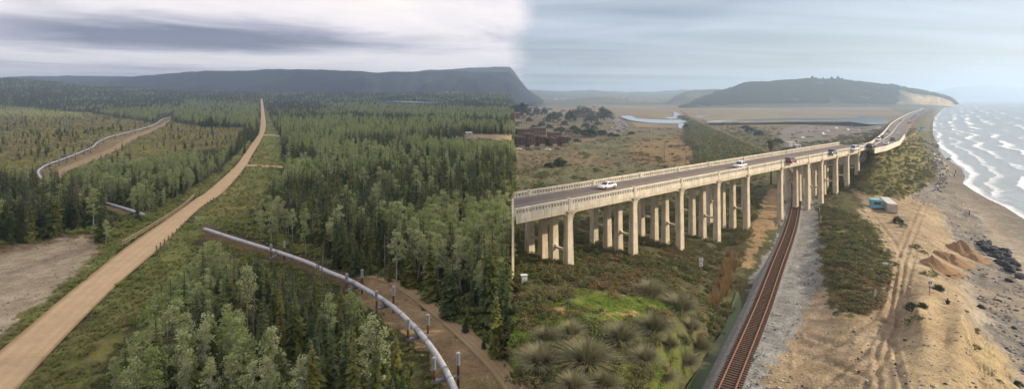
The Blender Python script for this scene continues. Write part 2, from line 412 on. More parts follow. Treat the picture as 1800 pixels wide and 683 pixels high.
def ground_colour(u, v, P):
    x, y = P[:, 0], P[:, 1]
    wob = (fbm(x / 8, y / 8, 3, 6) - .5) * .8 + (vnoise(x / 1.1, y / 1.1, 4) - .5) * .55; sc = np.clip(900 / np.maximum(y, 30) * 5, 0, 60)
    wu = u + wob * sc; wv = v + ((fbm(x / 8, y / 8, 17, 6) - .5) * .8 + (vnoise(x / 1.3, y / 1.3, 18) - .5) * .5) * sc * .7
    c = np.zeros((len(u), 3))
    left = u < 900
    n1 = fbm(x / 14, y / 14, 5); n2 = fbm(x / 40, y / 40, 9); n3 = fbm(x / 3.5, y / 3.5, 21)
    def put(m, col, k=1.0):
        kk = (m * k)[:, None] if np.ndim(k) == 0 else (m * k)[:, None]
        c[:] = c * (1 - kk) + np.array(col) * kk
    c[left] = (.052, .056, .022); c[~left] = (.085, .085, .038)
    lf = left.astype(float); rf = 1 - lf
    put(lf * sstep(.45, .65, n1), (.085, .075, .03), .6)
    put(lf * (1 - sstep(176, 230, v)), (.040, .058, .028))
    for z in Z_SCRUB:
        m = inpoly(wu, wv, z); put(m, (.17, .155, .042)); put(m * sstep(.45, .62, n1), (.115, .088, .05), .8); put(m * sstep(.52, .66, n3), (.23, .205, .045), .7)
    for z in Z_YELLOW: put(inpoly(wu, wv, z), (.26, .27, .075), .85)
    put(inpoly(wu, wv, Z_GREENF), (.15, .18, .07)); put(inpoly(wu, wv, Z_CLEAR), (.28, .22, .14))
    put(inpoly(wu, wv, Z_LOTRIM), (.20, .145, .085))
    for z in Z_VERGES:
        m = inpoly(wu, wv, z); put(m, (.17, .19, .055)); put(m * sstep(.5, .68, n1), (.24, .20, .075), .75); put(m * sstep(.5, .7, n3), (.12, .15, .045), .7)
    m = inpoly(wu, wv, Z_LOT); put(m, (.34, .285, .205)); put(m * sstep(.5, .62, n1), (.43, .365, .27)); put(m * sstep(.52, .68, fbm(x / 4, y / 22, 33)), (.25, .205, .15), .9)
    for z in (Z_ROWN, Z_ROWF):
        m = inpoly(wu, wv, z); put(m, (.25, .18, .10)); put(m * sstep(.48, .62, n1), (.20, .18, .075), .7); put(m * sstep(.5, .65, n3), (.31, .23, .14), .6)
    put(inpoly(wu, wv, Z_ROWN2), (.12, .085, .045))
    # right
    put(rf * sstep(.5, .68, n3), (.055, .05, .025), .8)
    m = inpoly(wu, wv, R_FIELD); put(m, (.115, .092, .054)); put(m * sstep(.48, .6, n2), (.095, .095, .045)); put(m * sstep(.5, .66, n1), (.16, .125, .08), .7); put(m * (v > 290), (.10, .105, .05), .7)
    put(inpoly(wu, wv, R_ORANGE), (.185, .125, .062), .75)
    far = rf * (v < 232); put(far, (.125, .105, .07), .7)
    put(inpoly(wu, wv, R_MARSH), (.165, .125, .08)); put(inpoly(u, v, R_MARSH) * sstep(.5, .6, fbm(x / 160, y / 400, 41)), (.20, .17, .11), .7)
    put(rf * (v < 183), (.08, .085, .05))
    put(inpoly(wu, wv, R_DARK), (.045, .05, .024))
    put(inpoly(u, v, R_PARK), (.15, .135, .12))
    m = inpoly(wu, wv, R_ICE); put(m, (.14, .175, .036)); put(m * sstep(.5, .66, n3), (.085, .115, .03), .9); put(m * sstep(.55, .7, n1), (.24, .24, .045), .6)
    m = inpoly(wu, wv, R_ICE2); put(m, (.10, .13, .025), .8)
    put(inpoly(wu, wv, R_PATH) | inpoly(wu, wv, R_PATH2), (.30, .20, .11))
    put(inpoly(wu, wv, R_SLOPE), (.11, .105, .035)); put(inpoly(wu, wv, R_SLOPE) * sstep(.5, .66, n1), (.20, .15, .05), .7)
    m = inpoly(wu, wv, R_SAND); put(m, (.285, .222, .15)); put(m * sstep(.5, .66, n1), (.34, .275, .195), .7); put(m * sstep(.52, .7, n3), (.225, .17, .105), .7); put(m * sstep(.56, .64, fbm(x / 2.2, y / 5.5, 75, 5)), (.20, .155, .10), .55); put(m * (v > 560) * (u < 1500) * sstep(.4, .6, fbm(x / 7, y / 7, 71)), (.23, .18, .125), .7)
    put(inpoly(wu, wv, R_DIRT2), (.27, .19, .11))
    m = inpoly(wu, wv, R_BALL); put(m, (.235, .235, .23)); put(m * sstep(.45, .62, n3), (.18, .185, .185), .7)
    put(inpoly(wu, wv, R_BANK), (.095, .085, .036)); put(inpoly(wu, wv, R_BANK) * sstep(.55, .68, n1), (.2, .15, .07), .7)
    m = inpoly(wu, wv, R_CLIFF); put(m, (.33, .265, .16))
    bl = rf * inpoly(wu, wv, [(1600,530),(1650,520),(1700,560),(1718,600),(1745,683),(1760,800),(1600,800),(1590,600)]); put(bl, (.35, .275, .17), .85)
    us = pint(v, SHORE); D = (us - u) * y / 900
    beach = rf * sstep(1636, 1668, u) * (D < 60) * (v > 186) * ~inpoly(wu, wv, R_SLOPE) * ~inpoly(wu, wv, R_SAND) * ~inpoly(wu, wv, R_CLIFF) * (1 - bl)
    put(beach, (.28, .245, .205)); put(beach * (1 - sstep(3, 16, D + wob * 8)), (.17, .15, .13))
    m = inpoly(wu, wv, R_PEB); put(m, (.155, .145, .135)); put(m * sstep(.5, .62, n3), (.24, .215, .185), .7); put(m * sstep(.55, .7, n1), (.28, .24, .19), .7)
    put(inpoly(wu, wv, R_HWSIDE), (.22, .17, .12))
    sm = sstep(880, 920, u + wob * 30)
    return c

GROUND_MAT = painted_ground("ground_soil")
def build_ground():
    us = np.unique(np.concatenate([np.linspace(-1400, -30, 60), np.arange(-30, 890, 4.0), np.arange(890, 1830, 2.6), np.linspace(1830, 2800, 70)]))
    q = np.concatenate([np.linspace(0, 1, 250), ])
    rows = []
    # rows: dense near the horizon, then even in the picture
    a = np.linspace(0, 1, 260) ** 1.25
    vt = vtop(us)
    V = vt[None] + (760 - vt)[None] * a[:, None]
    V = np.concatenate([V, np.tile(np.array([800, 860, 950, 1100, 1400, 1900.])[:, None], (1, len(us)))])
    U = np.tile(us[None], (len(V), 1))
    Pm = gpt(U, V)
    # small-scale unevenness, kept off the road, the track and the water
    flat = np.minimum(linedist(U, V, TRACK_PX), 80) / 80
    amp = np.where(U < 900, .25, .35) * np.clip((Pm[..., 1]) / 80, .3, 2.5) * np.where(U < 900, 1, sstep(.25, .6, flat))
    onroad = inpoly(U, V, ROAD_L + ROAD_R[::-1]) | inpoly(U, V, Z_LOT) | inpoly(U, V, R_PARK) | inpoly(U, V, Z_ROWN) | inpoly(U, V, Z_ROWF) | ((U < 900) & (U > 590) & (V > 465) & (V < 690) & (U > 1.05 * V + 60)) | (V < 240)
    amp = np.where(onroad | (Pm[..., 2] < 1.2), 0, amp)
    amp = np.where(inpoly(U, V, R_SAND), .16, amp)
    nz_ = (fbm(Pm[..., 0] / 3.2, Pm[..., 1] / 3.2, 55, 5) - .5) * 2
    # gullies on the sea cliff
    cl = inpoly(U, V, R_CLIFF) | inpoly(U, V, [(1716,560),(1750,620),(1810,740),(1740,740),(1700,600)])
    gul = (fbm((Pm[..., 0] + Pm[..., 1]) / 1.6, (Pm[..., 0] - Pm[..., 1]) / 9, 66, 4) - .5) * 2
    Pm[..., 2] += amp * nz_ + cl * gul * .9
    # wheel ruts on the sand
    for rp_ in RUTS:
        d = linedist(U, V, rp_) * Pm[..., 1] / 900
        Pm[..., 2] -= .16 * np.exp(-(d / .28) ** 2) - .10 * np.exp(-((d - .7) / .3) ** 2)
    nr, nc = U.shape
    idx = np.arange(nr * nc).reshape(nr, nc)
    f = np.stack([idx[:-1, :-1], idx[1:, :-1], idx[1:, 1:], idx[:-1, 1:]], -1).reshape(-1, 4)
    P3 = Pm.reshape(-1, 3)
    me = np_mesh("ground", P3, f, [GROUND_MAT], smooth=True)
    add_col(me, ground_colour(U.ravel(), V.ravel(), P3))
    tag(new_obj("ground", me), kind="structure")
    # land goes on behind and beside the camera
    m = MB(); w = 60000
    m.poly([(-w, -w, -3), (w, -w, -3), (w, 60000, -3), (-w, 60000, -3)], [(0, 1, 2, 3)])
    tag(m.build("terrain_base", solid("far_land", (.06, .06, .035), .95, .1, scale=.01)), kind="structure")
    m = MB(); zg = 5.0
    m.poly([(-400, -400, zg), (18, -400, zg), (18, 13, zg), (-400, 13, zg)], [(0, 1, 2, 3)])
    tag(m.build("near_terrain", solid("near_land", (.08, .085, .04), .95, .1, scale=.2)), kind="structure")

TRACK_PX = [(1150,1000),(1205,860),(1280,683),(1310,610),(1340,540),(1365,470),(1385,420),(1396,382),(1401,345),(1396,318),(1384,298),(1366,283),(1345,271),(1300,249),(1250,226),(1215,208),(1196,194)]
RUTS = [[(1620,350),(1600,400),(1580,450),(1572,500),(1560,560),(1520,620),(1440,683)],
        [(1632,352),(1612,402),(1592,452),(1584,505),(1578,570),(1550,640),(1500,700)],
        [(1566,470),(1556,520),(1535,560),(1480,600),(1400,640)],
        [(1576,480),(1568,530),(1560,580),(1540,612),(1545,683)],
        [(1610,440),(1595,500),(1590,540),(1570,600),(1590,690)],
        [(1530,372),(1552,400),(1575,430),(1590,470)],
        [(1650,405),(1640,412),(1622,408)],[(1655,411),(1642,420),(1620,415)],
        [(1420,590),(1470,605),(1520,600),(1545,610)],[(1400,620),(1470,640),(1520,660)]]
build_ground()

# ---- strips laid on the ground
def strip(name, Lp, Rp, mat, lift=.12, n=160, across=6, zfix=None, kind="structure", crown=0):
    def resample(pl):
        pl = np.array(pl, float); t = np.linspace(0, 1, n)
        # spacing by index keeps the two edges paired
        s = np.linspace(0, len(pl) - 1, n); i = np.minimum(s.astype(int), len(pl) - 2); w = (s - i)[:, None]
        p0 = pl[np.maximum(i - 1, 0)]; p1 = pl[i]; p2 = pl[i + 1]; p3 = pl[np.minimum(i + 2, len(pl) - 1)]
        m1 = (p2 - p0) / 2; m2 = (p3 - p1) / 2
        return (2 * w**3 - 3 * w**2 + 1) * p1 + (w**3 - 2 * w**2 + w) * m1 + (-2 * w**3 + 3 * w**2) * p2 + (w**3 - w**2) * m2
    A, B = resample(Lp), resample(Rp)
    k = np.linspace(0, 1, across + 1)
    Q = A[:, None] * (1 - k)[None, :, None] + B[:, None] * k[None, :, None]
    P = gpt(Q[..., 0], Q[..., 1])
    if zfix is not None:
        zz = zfix(Q[..., 0], Q[..., 1]); Y = (CAM_H - zz) * FPX / (Q[..., 1] - VH)
        P = np.stack([Y * (Q[..., 0] - U0) / FPX, Y, zz], -1)
    P[..., 2] += lift + crown * (1 - (2 * k - 1) ** 2)[None]
    idx = np.arange(P.shape[0] * P.shape[1]).reshape(P.shape[:2])
    f = np.stack([idx[:-1, :-1], idx[1:, :-1], idx[1:, 1:], idx[:-1, 1:]], -1).reshape(-1, 4)
    me = np_mesh(name, P.reshape(-1, 3), f, [mat], smooth=True)
    a = np.tile(k, (P.shape[0], 1)); add_float(me, a.ravel(), "across")
    return tag(new_obj(name, me), kind=kind), P
def road_mat(name, col, dark, edge, rut=.5):
    m, t, o = newmat(name)
    at = t.nodes.new("ShaderNodeAttribute"); at.attribute_name = "across"
    p = npos(t); a = at.outputs["Fac"]
    n1 = nnoise(t, p, .25, 5); n2 = nnoise(t, p, 2.5, 4, .7)
    w = t.nodes.new("ShaderNodeMath"); w.operation = 'SINE'
    t.links.new(nmath(t, 'MULTIPLY', nmath(t, 'ADD', a, nmath(t, 'MULTIPLY', n1, .05)), 6.283 * 4), w.inputs[0])
    c = nmix(t, nmap(t, w.outputs[0], -1, 1, 0, rut), col, dark)
    c = nmix(t, nmap(t, n1, .42, .60, 0, .6), c, dark)
    n3 = nnoise(t, p, .9, 5, .75); c = nmix(t, nmap(t, n3, .56, .66, 0, .45), c, tuple(x * .72 for x in dark))
    c = nmix(t, nmap(t, n2, .35, .7, 0, .4), c, tuple(x * 1.25 for x in col))
    e = nmath(t, 'ABSOLUTE', nmath(t, 'SUBTRACT', a, .5))
    c = nmix(t, nmap(t, nmath(t, 'ADD', e, nmath(t, 'ADD', nmath(t, 'MULTIPLY', n2, .08), nmath(t, 'MULTIPLY', n1, .12))), .48, .57, 0, .9), c, edge)
    t.links.new(nprin(t, c, .92, .15, 0, nbump(t, n2, .5, .06)), o.inputs[0])
    return m
DIRT = road_mat("graded_gravel", (.50, .365, .215), (.40, .28, .155), (.30, .205, .10))
strip("gravel_road", ROAD_L, ROAD_R, DIRT, .14, 220, 8, crown=.12)
def offs(pl, d): return [(x, y + d) for x, y in pl]
strip("side_track", offs(SIDE1, -2.2), offs(SIDE1, 1.6), DIRT, .12, 30, 3)
strip("side_track", offs(SIDE2, -1.2), offs(SIDE2, .9), DIRT, .12, 30, 3)
TRK = road_mat("vehicle_track", (.33, .245, .14), (.25, .175, .10), (.20, .16, .075), .8)
strip("service_track", [(640,487),(668,493),(705,512),(752,548),(800,590),(850,640),(888,690),(920,740)], [(652,484),(684,488),(728,506),(778,540),(826,578),(880,625),(925,675),(965,725)], TRK, .07, 90, 6)
strip("service_track", [(296,211),(272,224),(228,240),(190,262),(140,282),(105,297),(100,310),(130,328)], [(300,212),(280,226),(240,243),(203,265),(155,287),(120,300),(116,311),(142,328)], TRK, .07, 70, 4)

# ---- water
def water_mat(name, col, rough, bscale, bstr, foam=False):
    m, t, o = newmat(name)
    p = npos(t); n = nnoise(t, p, bscale, 5, .6); n2 = nnoise(t, p, bscale * 6, 3, .6)
    h = nmath(t, 'ADD', n, nmath(t, 'MULTIPLY', n2, .25))
    c = nmix(t, nmap(t, n, .3, .7, 0, 1), col, tuple(x * 1.5 for x in col))
    s = nprin(t, c, rough, .5, 0, nbump(t, h, bstr, 1.0 if foam else .15))
    if foam:
        at = t.nodes.new("ShaderNodeAttribute"); at.attribute_name = "foam"
        f1 = nnoise(t, p, .22, 7, .72, .8); f2 = nnoise(t, p, 1.3, 5, .7)
        f = nmath(t, 'ADD', at.outputs["Fac"], nmath(t, 'MULTIPLY', nmath(t, 'SUBTRACT', nmath(t, 'ADD', nmath(t, 'MULTIPLY', f1, .65), nmath(t, 'MULTIPLY', f2, .35)), .5), 1.25))
        fd = t.nodes.new("ShaderNodeBsdfDiffuse"); fd.inputs[0].default_value = (.8, .81, .82, 1)
        mx = t.nodes.new("ShaderNodeMixShader"); t.links.new(nmap(t, f, .38, .72, 0, .95), mx.inputs[0])
        t.links.new(s, mx.inputs[1]); t.links.new(fd.outputs[0], mx.inputs[2]); s = mx.outputs[0]
    t.links.new(s, o.inputs[0]); return m
def build_sea():
    us = np.concatenate([np.arange(1560, 1860, 2.0), np.linspace(1860, 3400, 120)])
    vs = 170.6 + (np.linspace(0, 1, 330) ** 1.7) * 560
    U, V = np.meshgrid(us, vs)
    Y = CAM_H * FPX / (V - VH); X = Y * (U - U0) / FPX
    D = (U - pint(V, SHORE)) * Y / 900
    wob = (fbm(X / 60, Y / 90, 81) - .5) * 46 + (fbm(X / 16, Y / 22, 82) - .5) * 12
    foam = np.zeros_like(U); z = np.zeros_like(U)
    for k, (d0, w, a, h) in enumerate([(3, 2.5, .80, .1), (16, 3, .62, .3), (32, 4, .74, .5), (54, 4.5, .80, .7), (80, 5, .72, .8), (112, 6, .66, .9), (150, 7, .60, .9), (200, 8, .55, .9), (265, 10, .50, .8), (350, 13, .45, .7), (470, 18, .40, .6)]):
        q = D - d0 - wob * (.3 if k == 0 else .8)
        lump = sstep(.24, .5, fbm(X / 45 + 7 * k, Y / 95, 90 + k))
        edge = np.where(q < 0, np.exp(-(q / (w * .5)) ** 2), np.exp(-(q / (w * 2.2)) ** 2) * .85)   # sharp front to the shore, foam trailing seawards
        foam = np.maximum(foam, edge * a * (.15 + .85 * lump))
        z += h * lump * np.exp(-(q / (w * .8)) ** 2)
    foam = np.maximum(foam, .34 * sstep(.42, .66, fbm(X / 14, Y / 34, 97, 5)) * (1 - sstep(60, 160, D)))
    z += (fbm(X / 11, Y / 30, 95) - .5) * .5 * sstep(10, 80, D)
    z *= sstep(2, 30, D)
    foam *= 1 - .75 * sstep(250, 700, D)
    P = np.stack([X, Y, z], -1).reshape(-1, 3)
    idx = np.arange(U.size).reshape(U.shape)
    f = np.stack([idx[:-1, :-1], idx[1:, :-1], idx[1:, 1:], idx[:-1, 1:]], -1).reshape(-1, 4)
    me = np_mesh("sea", P, f, [water_mat("sea_water", (.19, .22, .23), .34, .35, .5, True)], smooth=True)
    add_float(me, foam.ravel(), "foam")
    tag(new_obj("sea", me), kind="structure")
build_sea()
CALM = water_mat("calm_water", (.05, .075, .10), .06, .6, .05)
def pond(name, poly, lift=.15, mat=CALM, level=None, drape=False):
    pl = []
    n = len(poly)
    for i in range(n):                                             # soften the outline
        a = np.array(poly[i]); b = np.array(poly[(i + 1) % n])
        for t in (0, .25, .5, .75): pl.append(a + (b - a) * t)
    pl = np.array(pl); pl = (np.roll(pl, 1, 0) + 2 * pl + np.roll(pl, -1, 0)) / 4
    P = gpt(pl[:, 0], pl[:, 1])
    z = P[:, 2].max() + lift if level == 0 or level is None else level
    Y = (CAM_H - z) * FPX / (pl[:, 1] - VH) if level is not None or abs(pl[:, 1] - VH).min() > 3 else P[:, 1]
    m = MB()
    if drape: m.poly([(p[0], p[1], p[2] + lift) for p in P], [tuple(range(len(pl)))])
    else: m.poly([(y * (u - U0) / FPX, y, z) for (u, v), y in zip(pl, np.broadcast_to(Y, len(pl)))], [tuple(range(len(pl)))])
    return tag(m.build(name, mat), kind="structure")
pond("lagoon", [(1088,204),(1110,203),(1118,208),(1150,210),(1196,211),(1214,212),(1196,217),(1140,216),(1105,211)], level=0)
pond("lagoon", [(1184,196),(1196,200),(1198,207),(1180,209),(1166,207),(1185,205)], level=0)
pond("lagoon", [(1192,217),(1204,217),(1202,226),(1193,226)], level=0)
pond("lagoon", [(1240,213),(1300,210),(1400,207),(1470,207),(1560,208),(1562,217),(1530,219),(1490,213),(1400,211),(1300,213),(1245,215)], level=0)
pond("lagoon", [(1505,203),(1540,205),(1565,211),(1545,209),(1510,206)], level=0)
pond("lagoon", [(1222,203),(1252,202),(1250,205),(1225,206)], level=0)
pond("lake", [(648,176.6),(690,176.2),(740,178),(790,180.4),(770,182),(720,181),(670,179)], 1.2, drape=True)
CREEK = water_mat("algae_water", (.035, .060, .012), .55, 1.5, .25)
pond("creek", [(1296,508),(1306,530),(1296,570),(1268,625),(1236,690),(1190,760),(1160,760),(1200,690),(1240,630),(1275,572),(1288,530)], level=3.45, mat=CREEK)
# ================================================================== HILLS, CLOUD LAYER, HAZE
def ridge(name, prof, base, Yf, Yr, mat, nu=220, nr=26, rough=.12, power=.8, colfn=None, seed=1):
    """a hill range: skyline as (u, v), front foot at row `base`, foot at distance Yf and crest at Yr"""
    pu = [p[0] for p in prof]
    us = np.linspace(pu[0], pu[-1], nu); vs = np.interp(us, pu, [p[1] for p in prof])
    t = np.linspace(0, 1, nr)
    fb = Yf(us) if callable(Yf) else np.full(nu, float(Yf))
    top = CAM_H + (VH - vs) * Yr / FPX + (fbm(us / 30, us * 0, seed) - .5) * Yr * .004
    bz = CAM_H - (base - VH) * fb / FPX
    Y = fb[None] + (Yr - fb)[None] * t[:, None]
    h = t[:, None] ** power
    X = (us[None] - U0) / FPX * Y
    Z = bz[None] + (top - bz)[None] * h
    k = (np.sin(np.pi * t) ** .8)[:, None]
    Z = Z + k * (top - bz)[None] * rough * 2 * (fbm(X / 170, Y / 420, seed + 3, 5) - .5) * 2
    # far side falls away behind the crest
    Xb = (us - U0) / FPX * (Yr * 1.35)
    X = np.concatenate([X, Xb[None]]); Y = np.concatenate([Y, np.full((1, nu), Yr * 1.35)]); Z = np.concatenate([Z, np.full((1, nu), -2.0)])
    idx = np.arange(X.size).reshape(X.shape)
    f = np.stack([idx[:-1, :-1], idx[:-1, 1:], idx[1:, 1:], idx[1:, :-1]], -1).reshape(-1, 4)
    P = np.stack([X, Y, Z], -1)
    me = np_mesh(name, P.reshape(-1, 3), f, [mat], smooth=True)
    if colfn is not None:
        c = colfn(P.reshape(-1, 3), np.tile(us, nr + 1), np.repeat(np.append(t, 1), nu)); add_col(me, c)
    return tag(new_obj(name, me), kind="structure"), P[:-1]
def hillmat(name, a, b, scale=.006):
    m, t, o = newmat(name); p = npos(t)
    n1 = nnoise(t, p, scale, 6, .65); n2 = nnoise(t, p, scale * 9, 5, .7)
    c = nmix(t, nmap(t, n1, .38, .62, 0, 1), a, b); c = nmix(t, nmap(t, n2, .35, .7, 0, .6), c, tuple(x * .5 for x in a))
    t.links.new(nprin(t, c, .95, .1, 0, nbump(t, n2, .6, 6)), o.inputs[0]); return m
TAIGA_HILL = hillmat("wooded_hill", (.012, .018, .026), (.024, .030, .034))
ridge("hills", [(-900,140),(0,136),(60,134),(130,134),(190,133.5),(260,134),(330,131),(420,129),(520,130),(600,134),(700,136),(896,134),(910,146),(930,160)], 182, 2050, 3400, TAIGA_HILL, seed=4)
ridge("hills", [(120,170),(170,150),(230,136),(300,128),(365,124),(420,124),(470,122),(520,121.5),(565,122),(610,125),(660,127),(720,127),(780,125),(860,126),(896,127),(904,132),(914,143),(924,155),(940,166),(955,175)], 182, 2000, 2700, TAIGA_HILL, seed=11, rough=.16)
ridge("hills", [(690,130),(760,123),(830,119.5),(896,118),(905,127),(915,142),(930,160)], 176, 3000, 3500, TAIGA_HILL, seed=15)
COAST_HILL = hillmat("coastal_hill", (.075, .08, .04), (.12, .105, .06))
ridge("hills", [(888,178),(894,166),(902,157),(950,158),(1000,160),(1040,159),(1100,162),(1160,161),(1200,158),(1240,158),(1300,160),(1400,170),(1500,176)], 178, 3300, 5200, COAST_HILL, seed=21)
ridge("hills", [(893,181),(900,176),(940,177),(1000,174),(1040,171),(1080,171),(1110,176),(1150,178),(1180,181)], 183, 2500, 2900, COAST_HILL, seed=25)
ridge("hills", [(1165,186),(1185,170),(1205,161),(1225,157),(1260,157),(1300,160),(1350,170)], 186, 2300, 2900, COAST_HILL, seed=31)
ridge("hills", [(1560,172),(1640,162),(1690,152),(1740,150),(1800,153),(1900,158),(2100,168),(2300,171)], 171.5, 7600, 9000, COAST_HILL, seed=35)
def headcol(P, u, t):
    c = np.tile(np.array([.052, .058, .030]), (len(P), 1))
    n = fbm(P[:, 0] / 90, P[:, 1] / 140, 51)
    k = sstep(.5, .62, n)[:, None]; c = c * (1 - k) + np.array([.085, .082, .045]) * k
    cl = sstep(1570, 1610, u + (n - .5) * 60) * sstep(.02, .12, t) * (1 - sstep(.72, .95, t + (n - .5) * .6))
    band = .82 + .36 * vnoise(P[:, 2] / 5, P[:, 0] / 60, 8)
    c = c * (1 - cl[:, None]) + np.array([.46, .34, .22]) * (band * (.5 + .9 * fbm(u / 4.5, t * 1.5, 19, 3)))[:, None] * cl[:, None]
    f = (1 - sstep(.0, .07, t)) * (1 - sstep(1560, 1600, u)); c = c * (1 - f[:, None]) + np.array([.10, .09, .05]) * f[:, None]
    return c
HEAD, HEADP = ridge("headland", [(1196,190),(1212,183),(1225,176),(1250,167),(1280,158),(1310,149.5),(1340,146.5),(1380,145),(1420,143),(1470,142),(1500,145),(1530,149),(1560,151.5),(1590,156),(1620,162.5),(1640,166),(1656,170),(1666,174),(1674,178.5),(1679,183.5)],
      189.5, lambda u: 1850 + (u - 1400) * .25, 2250, painted_ground("headland_soil"), nu=420, nr=46, rough=.14, power=.62, colfn=headcol, seed=41)

def build_clouds():
    """low overcast over the forest country; far edge thins to wisps, unseen near part is shaped to shade the forest"""
    # base 330 m up overhead, climbing with distance to 880 m
    def zc(y): return np.interp(y, [-7000, 1500, 4300, 60000], [330, 335, 882, 882])
    ys = np.concatenate([np.linspace(-7000, 4200, 90), np.geomspace(4300, 60000, 150)])
    k = np.concatenate([np.linspace(0, .93, 110), np.linspace(.932, 1, 90)])
    def right(y): return np.where(y < 1500, (zc(y) - 8) / math.tan(SUN_EL) * math.cos(SUN_AZ) - 4, np.interp(y, [1500, 2700, 4500, 60000], [697, 150, 240, 3200]))  # unseen near edge follows the sun angle, so its shade stops at the coast
    H = zc(ys)[:, None]
    rx = right(ys); lx = np.interp(ys, [-7000, 3000, 60000], [-20000, -20000, -90000])
    X = lx[:, None] + (rx - lx)[:, None] * k[None] ** .5; Y = np.repeat(ys[:, None], len(k), 1)
    e = (rx[:, None] - X) / np.where(ys[:, None] < 1520, 14, ys[:, None] * .07)
    n = fbm(X / 1500, Y / 2600, 61, 5)
    dens = sstep(.1, .9, e + (n - .5) * np.where(ys[:, None] < 1520, .1, .9))
    dens = dens * .86; dens[:, -1] = 0
    u = U0 + FPX * X / np.maximum(Y, 500); v = VH - FPX * (H - CAM_H) / np.maximum(Y, 500)
    th = .26 + .62 * (fbm(X / 3600, Y / 5200, 71, 5) - .5)
    th += 1.0 * np.exp(-((X + 4700) / 3300) ** 2 - ((Y - 7400) / 2400) ** 2) + .25 * np.exp(-((X + 13000) / 5000) ** 2 - ((Y - 12000) / 5000) ** 2)
    th += .22 * np.exp(-((X + 8000) / 9000) ** 2 - ((Y - 21000) / 3500) ** 2)
    th -= .24 * np.exp(-((X + 1500) / 2800) ** 2 - ((Y - 7000) / 4200) ** 2)
    Zc = H + (fbm(X / 900, Y / 900, 77, 4) - .5) * np.where(ys[:, None] < 4250, 10, 60)
    idx = np.arange(X.size).reshape(X.shape)
    f = np.stack([idx[:-1, :-1], idx[:-1, 1:], idx[1:, 1:], idx[1:, :-1]], -1).reshape(-1, 4)
    m, t, o = newmat("cloud_vapour")
    a = t.nodes.new("ShaderNodeAttribute"); a.attribute_name = "thick"; d = t.nodes.new("ShaderNodeAttribute"); d.attribute_name = "dens"
    p = npos(t); n1 = nnoise(t, p, .0007, 7, .62, .6)
    q = nmath(t, 'ADD', a.outputs["Fac"], nmath(t, 'MULTIPLY', nmath(t, 'SUBTRACT', n1, .5), .75))
    rp_ = t.nodes.new("ShaderNodeValToRGB"); e_ = rp_.color_ramp.elements
    e_[0].position = 0; e_[0].color = (.98, .96, .97, 1); e_[1].position = 1; e_[1].color = (.15, .165, .26, 1)
    z_ = e_.new(.35); z_.color = (.84, .83, .92, 1)
    z_ = e_.new(.65); z_.color = (.44, .45, .58, 1)
    t.links.new(q, rp_.inputs[0])
    tr = t.nodes.new("ShaderNodeBsdfTranslucent"); t.links.new(rp_.outputs[0], tr.inputs[0])
    tp = t.nodes.new("ShaderNodeBsdfTransparent")
    mx = t.nodes.new("ShaderNodeMixShader"); t.links.new(d.outputs["Fac"], mx.inputs[0]); t.links.new(tp.outputs[0], mx.inputs[1]); t.links.new(tr.outputs[0], mx.inputs[2])
    t.links.new(mx.outputs[0], o.inputs[0])
    me = np_mesh("cloud_layer", np.stack([X, Y, Zc], -1).reshape(-1, 3), f, [m], smooth=True)
    add_float(me, th.ravel(), "thick"); add_float(me, dens.ravel(), "dens")
    tag(new_obj("cloud_layer", me), "low grey overcast cloud layer above the spruce forest", "clouds", kind="stuff")
build_clouds()

def build_haze():
    m = MB(); x0, x1, y0, y1, z0, z1 = -14000, 16000, -2000, 13000, -4, 268
    m.box(((x0 + x1) / 2, (y0 + y1) / 2, (z0 + z1) / 2), (x1 - x0, y1 - y0, z1 - z0))
    mt, t, o = newmat("sea_haze")
    pv = t.nodes.new("ShaderNodeVolumePrincipled")
    pv.inputs["Color"].default_value = (.58, .76, 1.0, 1)
    pv.inputs["Density"].default_value = HAZE_DENSITY; pv.inputs["Anisotropy"].default_value = .35
    t.links.new(pv.outputs[0], o.inputs["Volume"])
    tag(m.build("haze", mt), kind="stuff")
build_haze()
# ================================================================== PLANTS
BARK_D = solid("spruce_bark", (.085, .065, .05), .9, .1, world=False, scale=6)
BARK_P = solid("pale_aspen_bark", (.42, .41, .36), .8, .2, world=False, scale=5, dark=(.16, .15, .13))
BARK_G = solid("grey_dead_wood", (.20, .18, .16), .9, .1, world=False, scale=5)
SPRUCE = leaf("spruce_needles", [(.034, .050, .014), (.060, .086, .020), (.105, .120, .024), (.185, .170, .030)], .15, 1.2)
ASPEN = leaf("aspen_leaves", [(0.247, 0.319, 0.098), (0.319, 0.377, 0.137), (0.390, 0.429, 0.195), (0.468, 0.481, 0.273)], .4)
WILLOW = leaf("willow_leaves", [(0.156, 0.215, 0.039), (0.221, 0.273, 0.055), (0.293, 0.312, 0.078), (0.338, 0.338, 0.130)], .35)
SCRUBL = leaf("coastal_scrub_leaves", [(.055, .080, .020), (.105, .130, .030), (.145, .125, .045), (.095, .115, .042), (.20, .195, .050)], .2)
DRYL = leaf("dry_scrub_leaves", [(0.149, 0.101, 0.047), (0.203, 0.142, 0.061), (0.121, 0.101, 0.047), (0.230, 0.176, 0.081)], .2)
ICEL = leaf("iceplant_leaves", [(0.149, 0.230, 0.024), (0.203, 0.284, 0.032), (0.121, 0.189, 0.027), (0.270, 0.270, 0.047)], .2)
OAKL = leaf("evergreen_tree_leaves", [(0.026, 0.041, 0.017), (0.041, 0.058, 0.022), (0.058, 0.067, 0.029)], .15)
GRASSL = leaf("rush_blades", [(0.130, 0.137, 0.068), (0.195, 0.189, 0.101), (0.286, 0.260, 0.163)], .25)
VERGEL = leaf("verge_grass_blades", [(0.160, 0.208, 0.051), (0.216, 0.240, 0.067), (0.272, 0.240, 0.096), (0.144, 0.192, 0.048)], .3)
REEDL = leaf("dry_reed_blades", [(.20, .135, .06), (.26, .175, .075), (.17, .12, .05)], .25)

